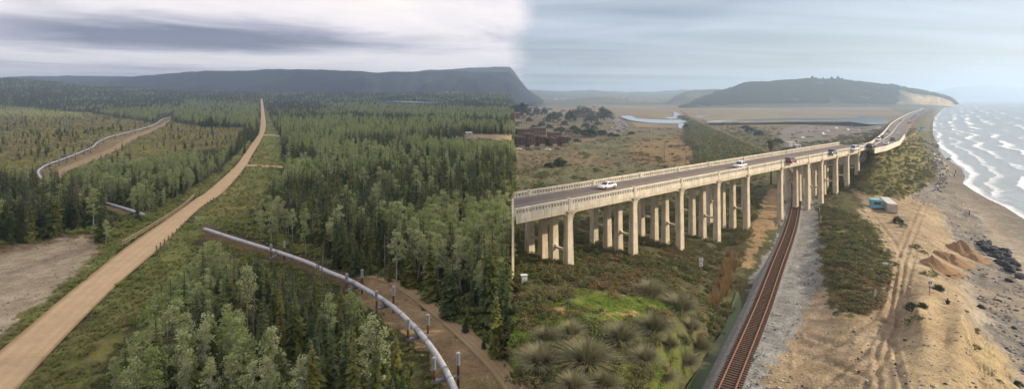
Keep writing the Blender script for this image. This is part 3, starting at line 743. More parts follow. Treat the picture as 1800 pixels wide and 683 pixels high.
def cards(c, d1, d2):
    """diamond-shaped leaf sprays: centre-line start c, along d1, half width d2"""
    n = len(c)
    V = np.stack([c, c + d1 * .55 + d2, c + d1, c + d1 * .55 - d2], 1).reshape(-1, 3)
    F = np.arange(4 * n).reshape(n, 4)
    return V, F
def tubes_np(paths, seg=5):
    m = MB()
    for p, r in paths: m.tube(p, r, seg, cap=False)
    return m
def join_np(parts):
    V = []; F = []; M = []; b = 0
    for v, f, mi in parts:
        V.append(v); F.append(np.asarray(f) + b); M.append(np.full(len(f), mi)); b += len(v)
    return np.concatenate(V), np.concatenate(F), np.concatenate(M)
def spruce_parts(seed, wid=.115, lv=30, sparse=0.0):
    g = np.random.default_rng(seed); C = []; A = []; B = []
    lean = g.normal(0, .03, 2)
    for i in range(lv):
        z = .06 + .93 * (i + g.random() * .6) / lv
        r = wid * ((1 - z) ** .72) * (.82 + .36 * g.random()) + .008
        if z < .2: r *= .75 + z
        nb = int(5 + 6 * (1 - z)) if g.random() > sparse else 3
        a0 = g.random() * 6.28
        for b in range(nb):
            a = a0 + 6.283 * b / nb + g.normal(0, .25)
            rr = r * (.6 + .65 * g.random())
            dr = np.array([math.cos(a), math.sin(a), -.45 - .35 * g.random() * (1 - z) + .3 * z])
            s = np.array([-math.sin(a), math.cos(a), g.normal(0, .25)])
            c0 = np.array([lean[0] * z, lean[1] * z, z])
            C.append(c0); A.append(dr * rr); B.append(s * rr * (.34 + .2 * g.random()))
            if rr > .04:   # hanging spray half way out
                C.append(c0 + dr * rr * .45); A.append((dr + s * g.normal(0, .7)) * rr * .62 + np.array([0, 0, -.012])); B.append((s + dr * .3) * rr * .26)
    C.append(np.array([lean[0], lean[1], .95])); A.append(np.array([0, 0, .06])); B.append(np.array([.008, .004, 0]))
    V, F = cards(np.array(C), np.array(A), np.array(B))
    t = tubes_np([([(0, 0, -.03), (lean[0] * .5, lean[1] * .5, .5), (lean[0], lean[1], .985)], [.012, .008, .002])], 5)
    return (V, F), t
def leaf_cloud(g, centres, radii, n, size):
    k = np.repeat(np.arange(len(centres)), n)
    d = g.normal(size=(len(k), 3)); d /= np.linalg.norm(d, axis=1)[:, None]
    rad = g.random(len(k)) ** .4
    c = centres[k] + d * (radii[k] * rad)[:, None] * np.array([1, 1, .8])
    a = g.normal(size=(len(k), 3)); a[:, 2] *= .6; a /= np.linalg.norm(a, axis=1)[:, None]
    b = np.cross(a, d + g.normal(0, .35, (len(k), 3))); b /= np.linalg.norm(b, axis=1)[:, None] + 1e-6
    s = size * (.6 + .8 * g.random(len(k)))[:, None]
    return cards(c - a * s * .5, a * s, b * s * .36)
def aspen_parts(seed, bare=.42, wid=.17, ncl=26, nl=34, size=.030):
    g = np.random.default_rng(seed); paths = []; cen = []; rad = []
    bend = g.normal(0, .03, 2)
    def tr(z): return np.array([bend[0] * math.sin(z * 3), bend[1] * math.sin(z * 2.5), z])
    paths.append(([tuple(tr(z)) for z in (-.03, .25, .5, .75, .93)], [.014, .0115, .009, .006, .002]))
    for i in range(ncl):
        z = bare + (.98 - bare) * ((i + g.random()) / ncl)
        w = wid * math.sin(math.pi * min(max((z - bare + .12) / (1.12 - bare), 0.05), 1)) ** .7
        a = g.random() * 6.28; r = w * (.25 + .75 * g.random())
        c = tr(z) + np.array([math.cos(a) * r, math.sin(a) * r, g.normal(0, .02)])
        cen.append(c); rad.append(.038 + .042 * g.random())
        if i % 3 == 0: paths.append(([tuple(tr(z - .10)), tuple((tr(z - .06) + c) / 2), tuple(c)], [.006, .004, .0015]))
    V, F = leaf_cloud(g, np.array(cen), np.array(rad), nl, size)
    return (V, F), tubes_np(paths, 5)
def dome_parts(seed, ncl=26, nl=22, size=.13, h=.75, spread=.85):
    g = np.random.default_rng(seed); cen = []; rad = []; paths = []
    for i in range(ncl):
        a = g.random() * 6.28; q = g.random() ** .55; r = q * spread * (.7 + .5 * g.random()); z = h * math.sqrt(max(1 - q * q, .03)) * (.55 + .55 * g.random())
        c = np.array([math.cos(a) * r, math.sin(a) * r, max(z, .1)]); cen.append(c); rad.append(.16 + .16 * g.random())
        if i % 4 == 0: paths.append(([(0, 0, -.1), tuple(c * .5), tuple(c)], [.03, .02, .008]))
    V, F = leaf_cloud(g, np.array(cen), np.array(rad), nl, size)
    return (V, F), tubes_np(paths, 4)
def blade_parts(seed, n=420, length=1.0, up=.9, spread=1.0, w=.012, droop=.5):
    g = np.random.default_rng(seed); V = []; F = []
    for i in range(n):
        a = g.random() * 6.28; q = g.random() ** .6; r0 = .14 * q; l = length * (.65 + .5 * g.random())
        d = np.array([math.cos(a), math.sin(a)]); out_ = spread * q
        s = np.array([-d[1], d[0], 0]) * w
        b = len(V)
        for j in range(4):
            t = j / 3
            rr = r0 + l * out_ * (t * .62 + .38 * t * t); zz = l * up * (t - droop * out_ * t * t) * (1 - .35 * out_)
            p = np.array([d[0] * rr, d[1] * rr, zz]); ww = s * (1 - t * .85)
            V.append(p - ww); V.append(p + ww)
        for j in range(3): F.append((b + 2 * j, b + 2 * j + 1, b + 2 * j + 3, b + 2 * j + 2))
    return (np.array(V), np.array(F)), None
def snag_parts(seed):
    g = np.random.default_rng(seed); paths = [([(0, 0, -.03), (0, 0, .5), (g.normal(0, .03), 0, 1)], [.014, .01, .003])]
    for i in range(14):
        z = .25 + .7 * g.random(); a = g.random() * 6.28; r = .10 * (1 - z) + .02
        paths.append(([(0, 0, z), (math.cos(a) * r, math.sin(a) * r, z - .02)], [.005, .002]))
    return None, tubes_np(paths, 4)

class Plant:
    """a few shapes of one kind: joined meshes for the far mass, crown and trunk apart for the near individuals"""
    def __init__(s, name, parts, lm, bm, stem='trunk', crown='crown'):
        s.name = name; s.joined = []; s.crown = []; s.trunk = []; s.stem = stem; s.crownname = crown
        for i, (cr, tr) in enumerate(parts):
            P = []; mats = []
            if cr is not None: P.append((cr[0], cr[1], 0)); mats.append(lm)
            if tr is not None:
                mats.append(bm); f4 = [f for f in tr.f if len(f) == 4]; P.append((np.array(tr.v), np.array(f4), len(mats) - 1))
            V, F, M = join_np(P); s.joined.append(np_mesh(name, V, F, mats, M))
            s.crown.append(np_mesh(name + "_" + crown, cr[0], cr[1], [lm]) if cr is not None else None)
            s.trunk.append(tr.mesh(name + "_" + stem, bm) if tr is not None else None)
    def one(s, k, loc, sc, rz, label, cat, group=None, sxy=1.0):
        k %= len(s.joined)
        if s.crown[k] is None or s.trunk[k] is None:
            o = new_obj(s.name, s.joined[k], None, loc)
        else:
            o = empty(s.name, loc)
            new_obj(s.crownname, s.crown[k], o); new_obj(s.stem, s.trunk[k], o)
        o.rotation_euler = (0, 0, rz); o.scale = (sc * sxy, sc * sxy, sc)
        return tag(o, label, cat, group)

def scatter(name, plants, pts, sc, rz, var, sxy=None, kind_label=None):
    """one mass object: instances of the plant shapes on points"""
    if len(pts) == 0: return None
    me = bpy.data.meshes.new(name); me.vertices.add(len(pts)); me.vertices.foreach_set("co", np.asarray(pts, np.float32).ravel())
    add_float(me, sc, "sc"); add_float(me, rz, "rz"); add_float(me, np.asarray(sxy if sxy is not None else np.ones(len(pts))) * sc, "sw")
    a = me.attributes.new("var", 'INT', 'POINT'); a.data.foreach_set("value", np.asarray(var, np.int32))
    o = new_obj(name, me); tag(o, kind_label, kind="stuff")
    lib = bpy.data.collections.new(name + "_shapes")
    for i, m in enumerate(plants.joined):
        q = bpy.data.objects.new(f"{i:02d}_{name}", m); lib.objects.link(q)
    g = bpy.data.node_groups.new(name, 'GeometryNodeTree')
    g.interface.new_socket("Geometry", in_out='INPUT', socket_type='NodeSocketGeometry'); g.interface.new_socket("Geometry", in_out='OUTPUT', socket_type='NodeSocketGeometry')
    n = g.nodes.new; l = g.links.new
    gi = n("NodeGroupInput"); go = n("NodeGroupOutput"); mp_ = n("GeometryNodeMeshToPoints"); ip = n("GeometryNodeInstanceOnPoints"); ci = n("GeometryNodeCollectionInfo")
    ci.inputs["Collection"].default_value = lib; ci.inputs["Separate Children"].default_value = True; ci.inputs["Reset Children"].default_value = True
    def attr(nm, tp):
        q = n("GeometryNodeInputNamedAttribute"); q.data_type = tp; q.inputs[0].default_value = nm; return q.outputs["Attribute"]
    cx = n("ShaderNodeCombineXYZ"); l(attr("rz", 'FLOAT'), cx.inputs[2])
    cs = n("ShaderNodeCombineXYZ"); sw = attr("sw", 'FLOAT'); l(sw, cs.inputs[0]); l(sw, cs.inputs[1]); l(attr("sc", 'FLOAT'), cs.inputs[2])
    l(gi.outputs[0], mp_.inputs["Mesh"]); l(mp_.outputs[0], ip.inputs["Points"]); l(ci.outputs[0], ip.inputs["Instance"])
    ip.inputs["Pick Instance"].default_value = True
    l(attr("var", 'INT'), ip.inputs["Instance Index"]); l(cx.outputs[0], ip.inputs["Rotation"]); l(cs.outputs[0], ip.inputs["Scale"])
    l(ip.outputs[0], go.inputs[0])
    md = o.modifiers.new("plants", 'NODES'); md.node_group = g
    return o

P_SPRUCE = Plant("spruce_tree", [spruce_parts(i, .075 + .016 * (i % 5), 24 + i % 4 * 4, .12 * (i % 4)) for i in range(9)], SPRUCE, BARK_D)
P_ASPEN = Plant("aspen_tree", [aspen_parts(20 + i, .28 + .07 * (i % 4), .11 + .02 * (i % 3), 30, 40, .024) for i in range(6)], ASPEN, BARK_P)
P_BUSH = Plant("willow_shrub", [dome_parts(40 + i, 20, 20, .15, .9) for i in range(5)], WILLOW, BARK_D, 'stem', 'foliage')
P_SNAG = Plant("dead_snag", [snag_parts(60 + i) for i in range(4)], None, BARK_G)
P_SCRUB = Plant("coastal_shrub", [dome_parts(80 + i, 24, 22, .13, .7 + .06 * i) for i in range(5)], SCRUBL, BARK_D, 'stem', 'foliage')
P_DRY = Plant("dry_coastal_shrub", [dome_parts(90 + i, 18, 22, .12, .6) for i in range(3)], DRYL, BARK_D, 'stem', 'foliage')
P_ICE = Plant("iceplant_mat", [dome_parts(100 + i, 20, 18, .11, .32, 1.0) for i in range(3)], ICEL, None)  if False else None
P_OAK = Plant("evergreen_tree", [dome_parts(110 + i, 60, 44, .13, 1.15, .8) for i in range(4)], OAKL, BARK_D)
P_RUSH = Plant("rush_tussock", [blade_parts(120 + i, 900, 1.0, .95, .95, .013, .62) for i in range(4)], GRASSL, None)
P_TUFT = Plant("grass_tuft", [blade_parts(130 + i, 46, .8, 1.0, .7, .03) for i in range(4)], VERGEL, None)
P_REED = Plant("dry_reeds", [blade_parts(140 + i, 110, 1.0, 1.15, .35, .012, .3) for i in range(3)], REEDL, None)
P_ICE = Plant("iceplant", [(dome_parts(150 + i, 22, 20, .12, .3, 1.0)[0], None) for i in range(3)], ICEL, None)

# ---- what must stay in view: no tall crown in front of these lines
PIPE_N = [(360,402),(415,420),(490,443),(545,462),(575,477),(615,492),(650,512),(690,537),(735,580),(770,625),(800,683)]
PIPE_F = [(300,206),(283,210),(275,218),(250,226),(215,235),(190,241),(170,250),(165,258),(140,268),(110,280),(80,290),(66,300),(68,308)]
MASK = np.zeros((760, 2000), bool)
_vv, _uu = np.mgrid[0:760, 0:920]
def guard(pl, w, keep=None):
    m = linedist(_uu, _vv, pl) < w
    if keep is not None: m &= keep
    MASK[:, :920] |= m
guard(PIPE_N[:4], 7); guard(PIPE_N[4:], 9); guard(PIPE_F, 5); guard([(190,358),(222,367)], 3)
guard([(135,341),(142,343)], 3)
guard([(215,425),(340,347)], 7)
MASK[:, :920] |= inpoly(_uu, _vv, ROAD_L + ROAD_R[::-1]) & (_vv > 174)
MASK[:, :920] |= inpoly(_uu, _vv, Z_LOT)
MASK[:, :920] |= inpoly(_uu, _vv, [(650,486),(700,503),(745,530),(795,570),(845,612),(900,668),(915,690),(820,690),(785,640),(740,585),(700,545)])
MASK[:, :920] |= inpoly(_uu, _vv, [(90,297),(190,264),(290,220),(286,226),(200,268),(120,296)])
MASK[:, :920] |= linedist(_uu, _vv, SIDE1) < 3
MASK[:, :920] |= inpoly(_uu, _vv, [(650,177),(740,178),(785,181),(720,181)])
MASK[:, :920] |= inpoly(_uu, _vv, [(814,236),(900,239),(900,245),(818,242)])
MASK[:, :920] |= inpoly(_uu, _vv, Z_VERGE_R) & ~inpoly(_uu, _vv, [(330,440),(400,400),(440,385),(470,400),(420,470),(300,500),(180,700),(120,730),(150,660),(240,545)])
MASK[:, :920] |= inpoly(_uu, _vv, [(0,204),(150,206),(250,216),(205,236),(150,258),(66,286),(0,292)])
MASK[:, :920] |= inpoly(_uu, _vv, [(300,222),(420,232),(400,252),(330,262),(230,278),(240,252)])
def blocked(u, v0, v1, halfw):
    """does a crown from row v1 (top) to v0 (base) cover part of a guarded line"""
    r = np.zeros(u.shape, bool)
    for k in np.linspace(0, 1, 9):
        for s in (-.7, 0, .7):
            uu = np.clip((u + s * halfw * (1 - k * .8)).astype(int), 0, 1999); vv = np.clip((v0 + (v1 - v0) * k).astype(int), 0, 759)
            r |= MASK[vv, uu] & (u + s * halfw > 0)
    return r

def world_grid(y0, y1, step, u0, u1, jit=.45):
    pts = []
    y = y0
    ys = []
    while y < y1: ys.append(y); y += step(y)
    for y in ys:
        s = step(y); x = np.arange(y * (u0 - U0) / FPX, y * (u1 - U0) / FPX, s)
        pts.append(np.stack([x + RNG.uniform(-jit, jit, len(x)) * s, np.full(len(x), y) + RNG.uniform(-jit, jit, len(x)) * s], 1))
    return np.concatenate(pts)
_vt = np.concatenate([np.linspace(120, 200, 400), np.linspace(200.1, 1600, 1600)])
def left_v(x, y):
    """photo row of left-hand ground points (table look-up; the far slope is handled with its own crest)"""
    u = U0 + FPX * x / y
    lo = vtop(u); hi = np.full(len(u), 1500.)
    for _ in range(30):
        m = (lo + hi) / 2; far = zleft_depth(u, m) > y; lo = np.where(far, m, lo); hi = np.where(far, hi, m)
    return u, (lo + hi) / 2

# ---- left: boreal forest
def inany(u, v, zs):
    r = np.zeros(u.shape, bool)
    for z in zs: r |= inpoly(u, v, z)
    return r
A_DENSE = [[(178,690),(205,600),(240,556),(300,488),(350,440),(392,440),(412,470),(405,520),(380,560),(470,600),(540,640),(540,720),(150,720)],
           [(112,330),(118,302),(150,312),(240,306),(330,284),(388,270),(404,292),(366,328),(330,344),(300,362),(250,376),(205,352),(165,345)],
           [(0,300),(0,300),(0,300)]]
A_MIX = [[(690,400),(730,385),(800,372),(900,368),(900,470),(880,530),(800,500),(730,470)],
         [(480,212),(600,208),(760,214),(770,232),(640,240),(560,262),(520,258),(480,236)],
         [(560,255),(700,262),(740,290),(620,300),(560,290)],
         [(690,246),(900,250),(900,272),(760,278)],
         [(330,178),(455,180),(450,222),(400,214),(320,212),(300,196)],
         [(470,292),(560,288),(620,300),(600,318),(520,322),(462,330),(470,302)],
         [(0,186),(120,192),(160,206),(60,206),(0,203)],
         [(150,196),(300,186),(330,206),(300,214),(200,206)],
         [(560,180),(900,190),(900,208),(640,200)],
         [(640,455),(700,470),(760,500),(700,492),(640,480)]]
SHRUBS = [[(640,480),(700,490),(750,520),(800,560),(860,612),(900,655),(900,590),(850,560),(790,520),(730,492),(680,474)],
          [(380,395),(440,385),(480,400),(540,430),(600,470),(560,462),(470,436),(420,420)],
          [(330,440),(390,420),(440,440),(470,462),(420,476),(350,470)],
          [(215,428),(330,345),(340,330),(300,350),(250,376),(190,400),(180,420)],
          [(100,410),(180,400),(200,425),(110,418)]]
FREE = [Z_LOTRIM, Z_ROWN, Z_ROWF, Z_CLEAR, ROAD_L + ROAD_R[::-1]]

def build_forest():
    pts = world_grid(52, 1880, lambda y: 1.75 if y < 150 else 1.75 + (y - 150) * .0052, -60, 903)
    u, v = left_v(pts[:, 0], pts[:, 1]); x, y = pts[:, 0], pts[:, 1]
    z = CAM_H - (v - VH) * y / FPX
    n = len(u); r = RNG.random(n); r2 = RNG.random(n); r3 = RNG.random(n)
    n1 = fbm(x / 22, y / 22, 101); n2 = fbm(x / 70, y / 110, 103)
    wu = u + (n1 - .5) * 26; wv = v + (fbm(x / 22, y / 22, 107) - .5) * np.clip(2600 / y, 2, 14)
    free = inany(u, v, FREE); verge = inany(u, v, Z_VERGES); scrub = inany(wu, wv, Z_SCRUB); shr = inany(u, v, SHRUBS)
    yel = inany(wu, wv, Z_YELLOW + [Z_GREENF])
    cv = wv - 4.6 * FPX / y                                            # row of the crown's middle
    ad = inany(wu, cv, A_DENSE); am = inany(wu, cv, A_MIX); yelc = inany(wu, cv, Z_YELLOW + [Z_GREENF])
    pa = np.where(ad, .58, np.where(am, .55, .05 + .38 * sstep(.56, .66, n2) * (v < 330)))
    pa = np.where(yel | yelc, .9, pa)
    kind = np.where(r < pa, 1, 0)                                   # 0 spruce, 1 aspen, 2 bush, 3 snag, -1 none
    kind = np.where(~free & ~verge & ~shr & (r2 > .925) & (r > .3), 3, kind) * 1
    kind = np.where((kind == 3) & ad, 1, kind)
    kind = np.where(scrub, np.where(r < .04 * (1 + 3 * (n1 > .58)), 0, np.where(r < .20, 3, np.where(r < .42, 2, -1))), kind)
    kind = np.where(yel & (r2 < .5), 2, kind)
    kind = np.where(shr, np.where(r < .72, 2, np.where(r < .80, 1, np.where(r < .86, 0, -1))), kind)
    kind = np.where(verge, np.where(r < .16 + .25 * (n1 > .58), 2, -1), kind)
    kind = np.where((kind == 0) & (r3 < .12) & (y < 300), 2, kind)
    kind = np.where(free, -1, kind)
    lowv = verge | (shr & (kind == 2))
    far = np.clip((y - 300) / 900, 0, 1)
    h = np.select([kind == 0, kind == 1, kind == 2, kind == 3],
                  [4.2 + 8.6 * r2 ** 1.4 + 3 * (n2 - .5), 5.2 + 5.6 * r2, .55 + 1.0 * r2 + .5 * far, 4 + 5 * r2], 0)
    h = np.where(ad & (kind == 1) & (v > 440), h * .86, h)
    h = np.where(inpoly(u, cv, A_DENSE[1]) & (kind == 1), h * .72, h)
    h = np.where(scrub, h * np.select([kind == 0, kind == 3], [.5, .5], .6), h)
    h = np.where(verge, h * .62, h); h = np.where(yel & (kind == 1), h * .5, h)
    h = np.where((kind == 0) & (r3 > .80), h * .5, h)
    wid = np.select([kind == 0, kind == 1, kind == 2], [1.05 + .5 * r3 + .35 * far, .9 + .5 * r3 + .3 * far, .9 + .6 * r3], 1)
    hw = np.select([kind == 0, kind == 1, kind == 2], [.12 * h, .17 * h, h], .02 * h) * wid * FPX / y
    taper = .55 + .45 * r2 if False else 1
    b = blocked(u, v, v - h * FPX / y, hw)
    sm = b & (kind >= 0) & ~scrub & ~verge
    # shrink what stands before a guarded line into undergrowth, or drop it
    h2 = np.where(sm, .5 + .5 * r2, h); kind = np.where(sm, np.where(r3 < .6, 2, -1), kind)
    hw = np.where(sm, h2 * FPX / y, hw)
    kind = np.where(sm & blocked(u, v, v - h2 * FPX / y, hw), -1, kind); h = h2; wid = np.where(sm, 1.0, wid)
    rz = RNG.random(n) * 6.28
    P = np.stack([x, y, z - .1], 1)
    vis = (u > -5) & (u < 899) & (v - h * .8 * FPX / y < 683) & (y < 500)
    size = h * FPX / y
    def where_words(uu, vv):
        return
    spec = {0: (P_SPRUCE, "spruce_forest", 300), 1: (P_ASPEN, "aspen_wood", 220), 2: (P_BUSH, "willow_thicket", 200), 3: (P_SNAG, "dead_timber", 120)}
    for k, (pl, nm, lim) in spec.items():
        s = np.where(kind == k)[0]
        order = s[np.argsort(-np.where(vis[s], size[s], 0))]
        big = order[:lim]; rest = order[lim:]
        for i in big:
            lab, grp = left_label(k, u[i], v[i], k < 2 and h[i] > 10.2)
            pl.one(int(r3[i] * 1000), P[i], h[i], rz[i], lab, {0: "spruce", 1: "aspen", 2: "shrub", 3: "dead tree"}[k], grp, wid[i])
        scatter(nm, pl, P[rest], h[rest], rz[rest], (r3[rest] * 1000).astype(int) % len(pl.joined), wid[rest])
    # grass on the road verges
    g = world_grid(54, 330, lambda q: .62 + (q - 54) * .006, -40, 500)
    gu, gv = left_v(g[:, 0], g[:, 1]); m = inany(gu, gv, Z_VERGES) | (inpoly(gu, gv, Z_LOTRIM) & ~inpoly(gu, gv, Z_LOT) & (RNG.random(len(gu)) < .25)); m &= ~inpoly(gu, gv, ROAD_L + ROAD_R[::-1])
    m &= (fbm(g[:, 0] / 6, g[:, 1] / 6, 120) > .36)
    g, gu, gv = g[m], gu[m], gv[m]; k = len(g)
    scatter("verge_grass", P_TUFT, np.stack([g[:, 0], g[:, 1], CAM_H - (gv - VH) * g[:, 1] / FPX - .03], 1), .35 + .5 * RNG.random(k), RNG.random(k) * 6.28, RNG.integers(0, 4, k), 1 + RNG.random(k))
def left_label(k, u, v, tall=False):
    road = float(pint(v, [(b, a) for a, b in ROAD_R]))
    pipe = float(pint(v, [(b, a) for a, b in PIPE_N])) if v > 402 else None
    if u < road: w = "left of the dirt road"
    elif pipe is None: w = "in the forest beyond the near pipeline"
    elif u < pipe: w = "between the dirt road and the near pipeline"
    else: w = "beyond the near pipeline's service track"
    s = {0: "narrow dark green spruce", 1: "pale green light-trunked aspen", 2: "low green willow shrub", 3: "bare grey dead tree"}[k]
    n = {0: "spruces", 1: "aspens", 2: "willow shrubs", 3: "dead trees"}[k]
    return f"{'tall ' if tall else ''}{s} {w}", f"{n} {w}"
build_forest()
# ================================================================== RIGHT-HAND PLANTS
_ru = np.arange(904, 1824, 4.0); _rv = np.concatenate([np.arange(176, 240, .7), np.arange(240, 800, 2.0)])
_RT = gpt(_ru[:, None], _rv[None])[..., 1]
def right_v(x, y):
    u = U0 + FPX * x / y; i = np.clip(np.round((u - _ru[0]) / 4).astype(int), 0, len(_ru) - 1); v = np.full(len(u), 1000.)
    for k in np.unique(i):
        m = i == k; Yk = np.minimum.accumulate(_RT[k]); v[m] = np.interp(y[m], Yk[::-1], _rv[::-1])
    return u, v
TUSS = [(1005,588,44),(950,640,48),(1032,640,54),(1092,600,52),(1150,582,44),(1135,632,40),(1196,546,44),(1145,520,36),(1216,580,34),(1228,614,30),(1008,682,46),(1165,668,40),(960,600,34),(1060,680,42),(1205,640,34),(1176,610,34)]
ORD16 = "first second third fourth fifth sixth seventh eighth ninth tenth eleventh twelfth thirteenth fourteenth fifteenth sixteenth".split()
def build_coast_plants():
    pts = world_grid(46, 520, lambda y: .95 + max(y - 80, 0) * .008, 904, 1720)
    u, v = right_v(pts[:, 0], pts[:, 1]); x, y = pts.T; n = len(u)
    z = CAM_H - (v - VH) * y / FPX
    r = RNG.random(n); r2 = RNG.random(n); r3 = RNG.random(n); n1 = fbm(x / 6, y / 6, 201); n2 = fbm(x / 25, y / 25, 203)
    wu = u + (n1 - .5) * 22; wv = v + (n2 - .5) * 14
    ball = inpoly(u, v, R_BALL); sand = inpoly(wu, wv, R_SAND) & ~inpoly(u, v, R_BANK); ice = inany(wu, wv, [R_ICE]); ice2 = inany(wu, wv, [R_ICE2]); path = inany(u, v, [R_PATH, R_PATH2, R_DIRT2])
    bank = inpoly(wu, wv, R_BANK); slope = inpoly(wu, wv, R_SLOPE) & ~inpoly(u, v, R_SAND); dark = inpoly(wu, wv, R_DARK); field = inpoly(u, v, R_FIELD)
    creek = inpoly(u, v, [(1296,508),(1308,530),(1298,570),(1270,625),(1238,690),(1190,760),(1160,760),(1195,690),(1238,630),(1272,572),(1286,530)])
    mound = (u < 1325) & (v > 405) & (u < pint(v, [(405, 1325), (450, 1305), (500, 1300), (560, 1285), (640, 1235), (690, 1200), (800, 1150)]))
    under = (u < 1345) & (v <= 405) & (v > 300) & ~field
    hw = inpoly(u, v, [(1480,266),(1530,248),(1556,228),(1567,214),(1598,197),(1616,200),(1600,216),(1597,228),(1593,240),(1584,254),(1560,262),(1530,268)])
    p = np.select([ball | path | creek, ice, ice2, mound, bank, slope, dark, under, sand, field], [0, .42 * (n1 > .54) + .03, .45, .62 * (.25 + 1.3 * sstep(.36, .6, n1)), .8, .85, .9, .35, 0, np.where(v > 290, .30, .10) * (n1 > .5)], 0)
    p = np.where(hw, 0, p); p = np.where(TOOCLOSE(u, v), 0, p)
    k = r < p
    dry = (n2 + (r3 - .5) * .5 > np.where(slope | bank, .58, .68)) | (mound & (u > 1240) & (r3 > .5))
    h = np.select([mound, bank, slope, dark, field], [.55 + .9 * r2, .45 + .8 * r2, .5 + .8 * r2, 1.2 + 2.4 * r2 ** 2, .35 + .7 * r2], .5 + .8 * r2)
    P = np.stack([x, y, z - .08], 1); rz = RNG.random(n) * 6.28; wid = .85 + .6 * r3
    size = np.where((u > 905) & (u < 1795) & (v < 690), h * FPX / y, 0)
    def words(i):
        return "on the scrubby mound left of the railway" if mound[i] else "on the scrub bank between railway and dirt road" if bank[i] else "on the scrub slope below the highway" if slope[i] else "in the dark thicket beside the far railway" if dark[i] else "on the flat ground behind the bridge" if field[i] else "on the ground under the bridge"
    for pl, m, nm, lab in ((P_SCRUB, k & ~dry, "coastal_scrub", "rounded olive green shrub"), (P_DRY, k & dry, "dry_scrub", "rounded brown dry shrub")):
        s = np.where(m)[0]; o = s[np.argsort(-size[s])]
        for i in o[:200]:
            w = words(i); pl.one(int(r3[i] * 1000), P[i], h[i], rz[i], lab + " " + w, "shrub", lab.split()[1] + " shrubs " + w, wid[i])
        q = o[200:]; scatter(nm, pl, P[q], h[q], rz[q], (r3[q] * 1000).astype(int) % len(pl.joined), wid[q])
    g = world_grid(46, 110, lambda y: .75, 904, 1220); gu, gv = right_v(g[:, 0], g[:, 1])
    nn = fbm(g[:, 0] / 4, g[:, 1] / 4, 207)
    m = (inpoly(gu, gv, R_ICE) | (inpoly(gu, gv, R_ICE2) & (nn > .5))) & ~inany(gu, gv, [R_PATH, R_PATH2]); g, gu, gv, nn = g[m], gu[m], gv[m], nn[m]
    q = len(g); scatter("iceplant_carpet", P_ICE, np.stack([g[:, 0], g[:, 1], CAM_H - (gv - VH) * g[:, 1] / FPX - .1], 1), .45 + .75 * nn * RNG.random(q), RNG.random(q) * 6.28, RNG.integers(0, 3, q), 1.2 + .5 * RNG.random(q))
    # field grass and brush far behind the bridge
    g = world_grid(180, 1000, lambda y: 2.6 + (y - 180) * .006, 904, 1620); gu, gv = right_v(g[:, 0], g[:, 1]); gn = fbm(g[:, 0] / 18, g[:, 1] / 18, 209); rr = RNG.random(len(g))
    slope2 = inpoly(gu, gv, [(1430,250),(1540,228),(1556,230),(1530,250),(1480,262),(1420,274),(1360,276),(1366,262)])
    gw = (fbm(g[:, 0] / 30, g[:, 1] / 30, 213) - .5); dk = inpoly(gu + gw * 40, gv + gw * 16, R_DARK); fld = (inpoly(gu, gv, R_FIELD) | (gv < 245)) & ~inpoly(gu, gv, R_MARSH) & ~inpoly(gu, gv, R_PARK)
    bank2 = inpoly(gu, gv, [(1240,212),(1300,216),(1370,232),(1380,262),(1350,268),(1300,244),(1225,208)])
    m = (rr < np.select([dk, slope2, bank2, fld], [.95, .7, .55, .4 * (gn > .54) + .03], 0)) & (linedist(gu, gv, TRACK_PX) > 5) & (gv > 196) & (gu < 1560) & ~inpoly(gu, gv, [(1040,200),(1130,200),(1215,212),(1210,228),(1120,222),(1080,215)]) 
    g, gu, gv, dk = g[m], gu[m], gv[m], dk[m]; q = len(g)
    hh = np.where(dk, 2.2 + 2.2 * RNG.random(q), .7 + 1.2 * RNG.random(q))
    hh = np.where(dk, hh, hh * (.45 + .9 * RNG.random(q) ** 2))
    dr = (RNG.random(q) < .55) & ~dk; PB = np.stack([g[:, 0], g[:, 1], CAM_H - (gv - VH) * g[:, 1] / FPX - .1], 1); wq = 1.1 + .9 * RNG.random(q); zq = RNG.random(q) * 6.28
    scatter("brush", P_SCRUB, PB[~dr], hh[~dr], zq[~dr], RNG.integers(0, 5, (~dr).sum()), wq[~dr]); scatter("dry_brush", P_DRY, PB[dr], hh[dr], zq[dr], RNG.integers(0, 3, dr.sum()), wq[dr])
    # rush tussocks
    names = ["big grey-green rush tussock", "drooping grey-green rush tussock", "spiky grey-brown rush tussock"]
    for i, (a, b, w) in enumerate(TUSS):
        p_ = gpt(a, b); s = w * p_[1] / FPX
        near = ["on the mound below the bright green iceplant", "at the bottom left of the mound", "beside the green creek bank", "by the little footpath"][0 if a < 1060 and b < 610 else 1 if a < 1060 else 3 if b < 560 else 2]
        P_RUSH.one(i, p_ - np.array([0, 0, .1]), s * (.85 + .3 * ((i * 7) % 5) / 4), i * 1.7, f"{names[i % 3]} {near}, {ORD16[sorted(range(len(TUSS)), key=lambda q: TUSS[q][0]).index(i)]} from the left", "rush tussock", "rush tussocks on the mound", .9 + .25 * ((i * 3) % 4) / 3)
    q = 46
    for i in range(q):
        t = i / q; a = lerp(1262, 1292, t) + random.uniform(-14, 12); b = lerp(540, 448, t) + random.uniform(-6, 8); p_ = gpt(a, b)
        P_REED.one(i, p_ - np.array([0, 0, .1]), random.uniform(1.4, 2.3), i, "tawny dry reed clump along the creek beside the railway", "reeds", "dry reeds along the creek", 1.1)
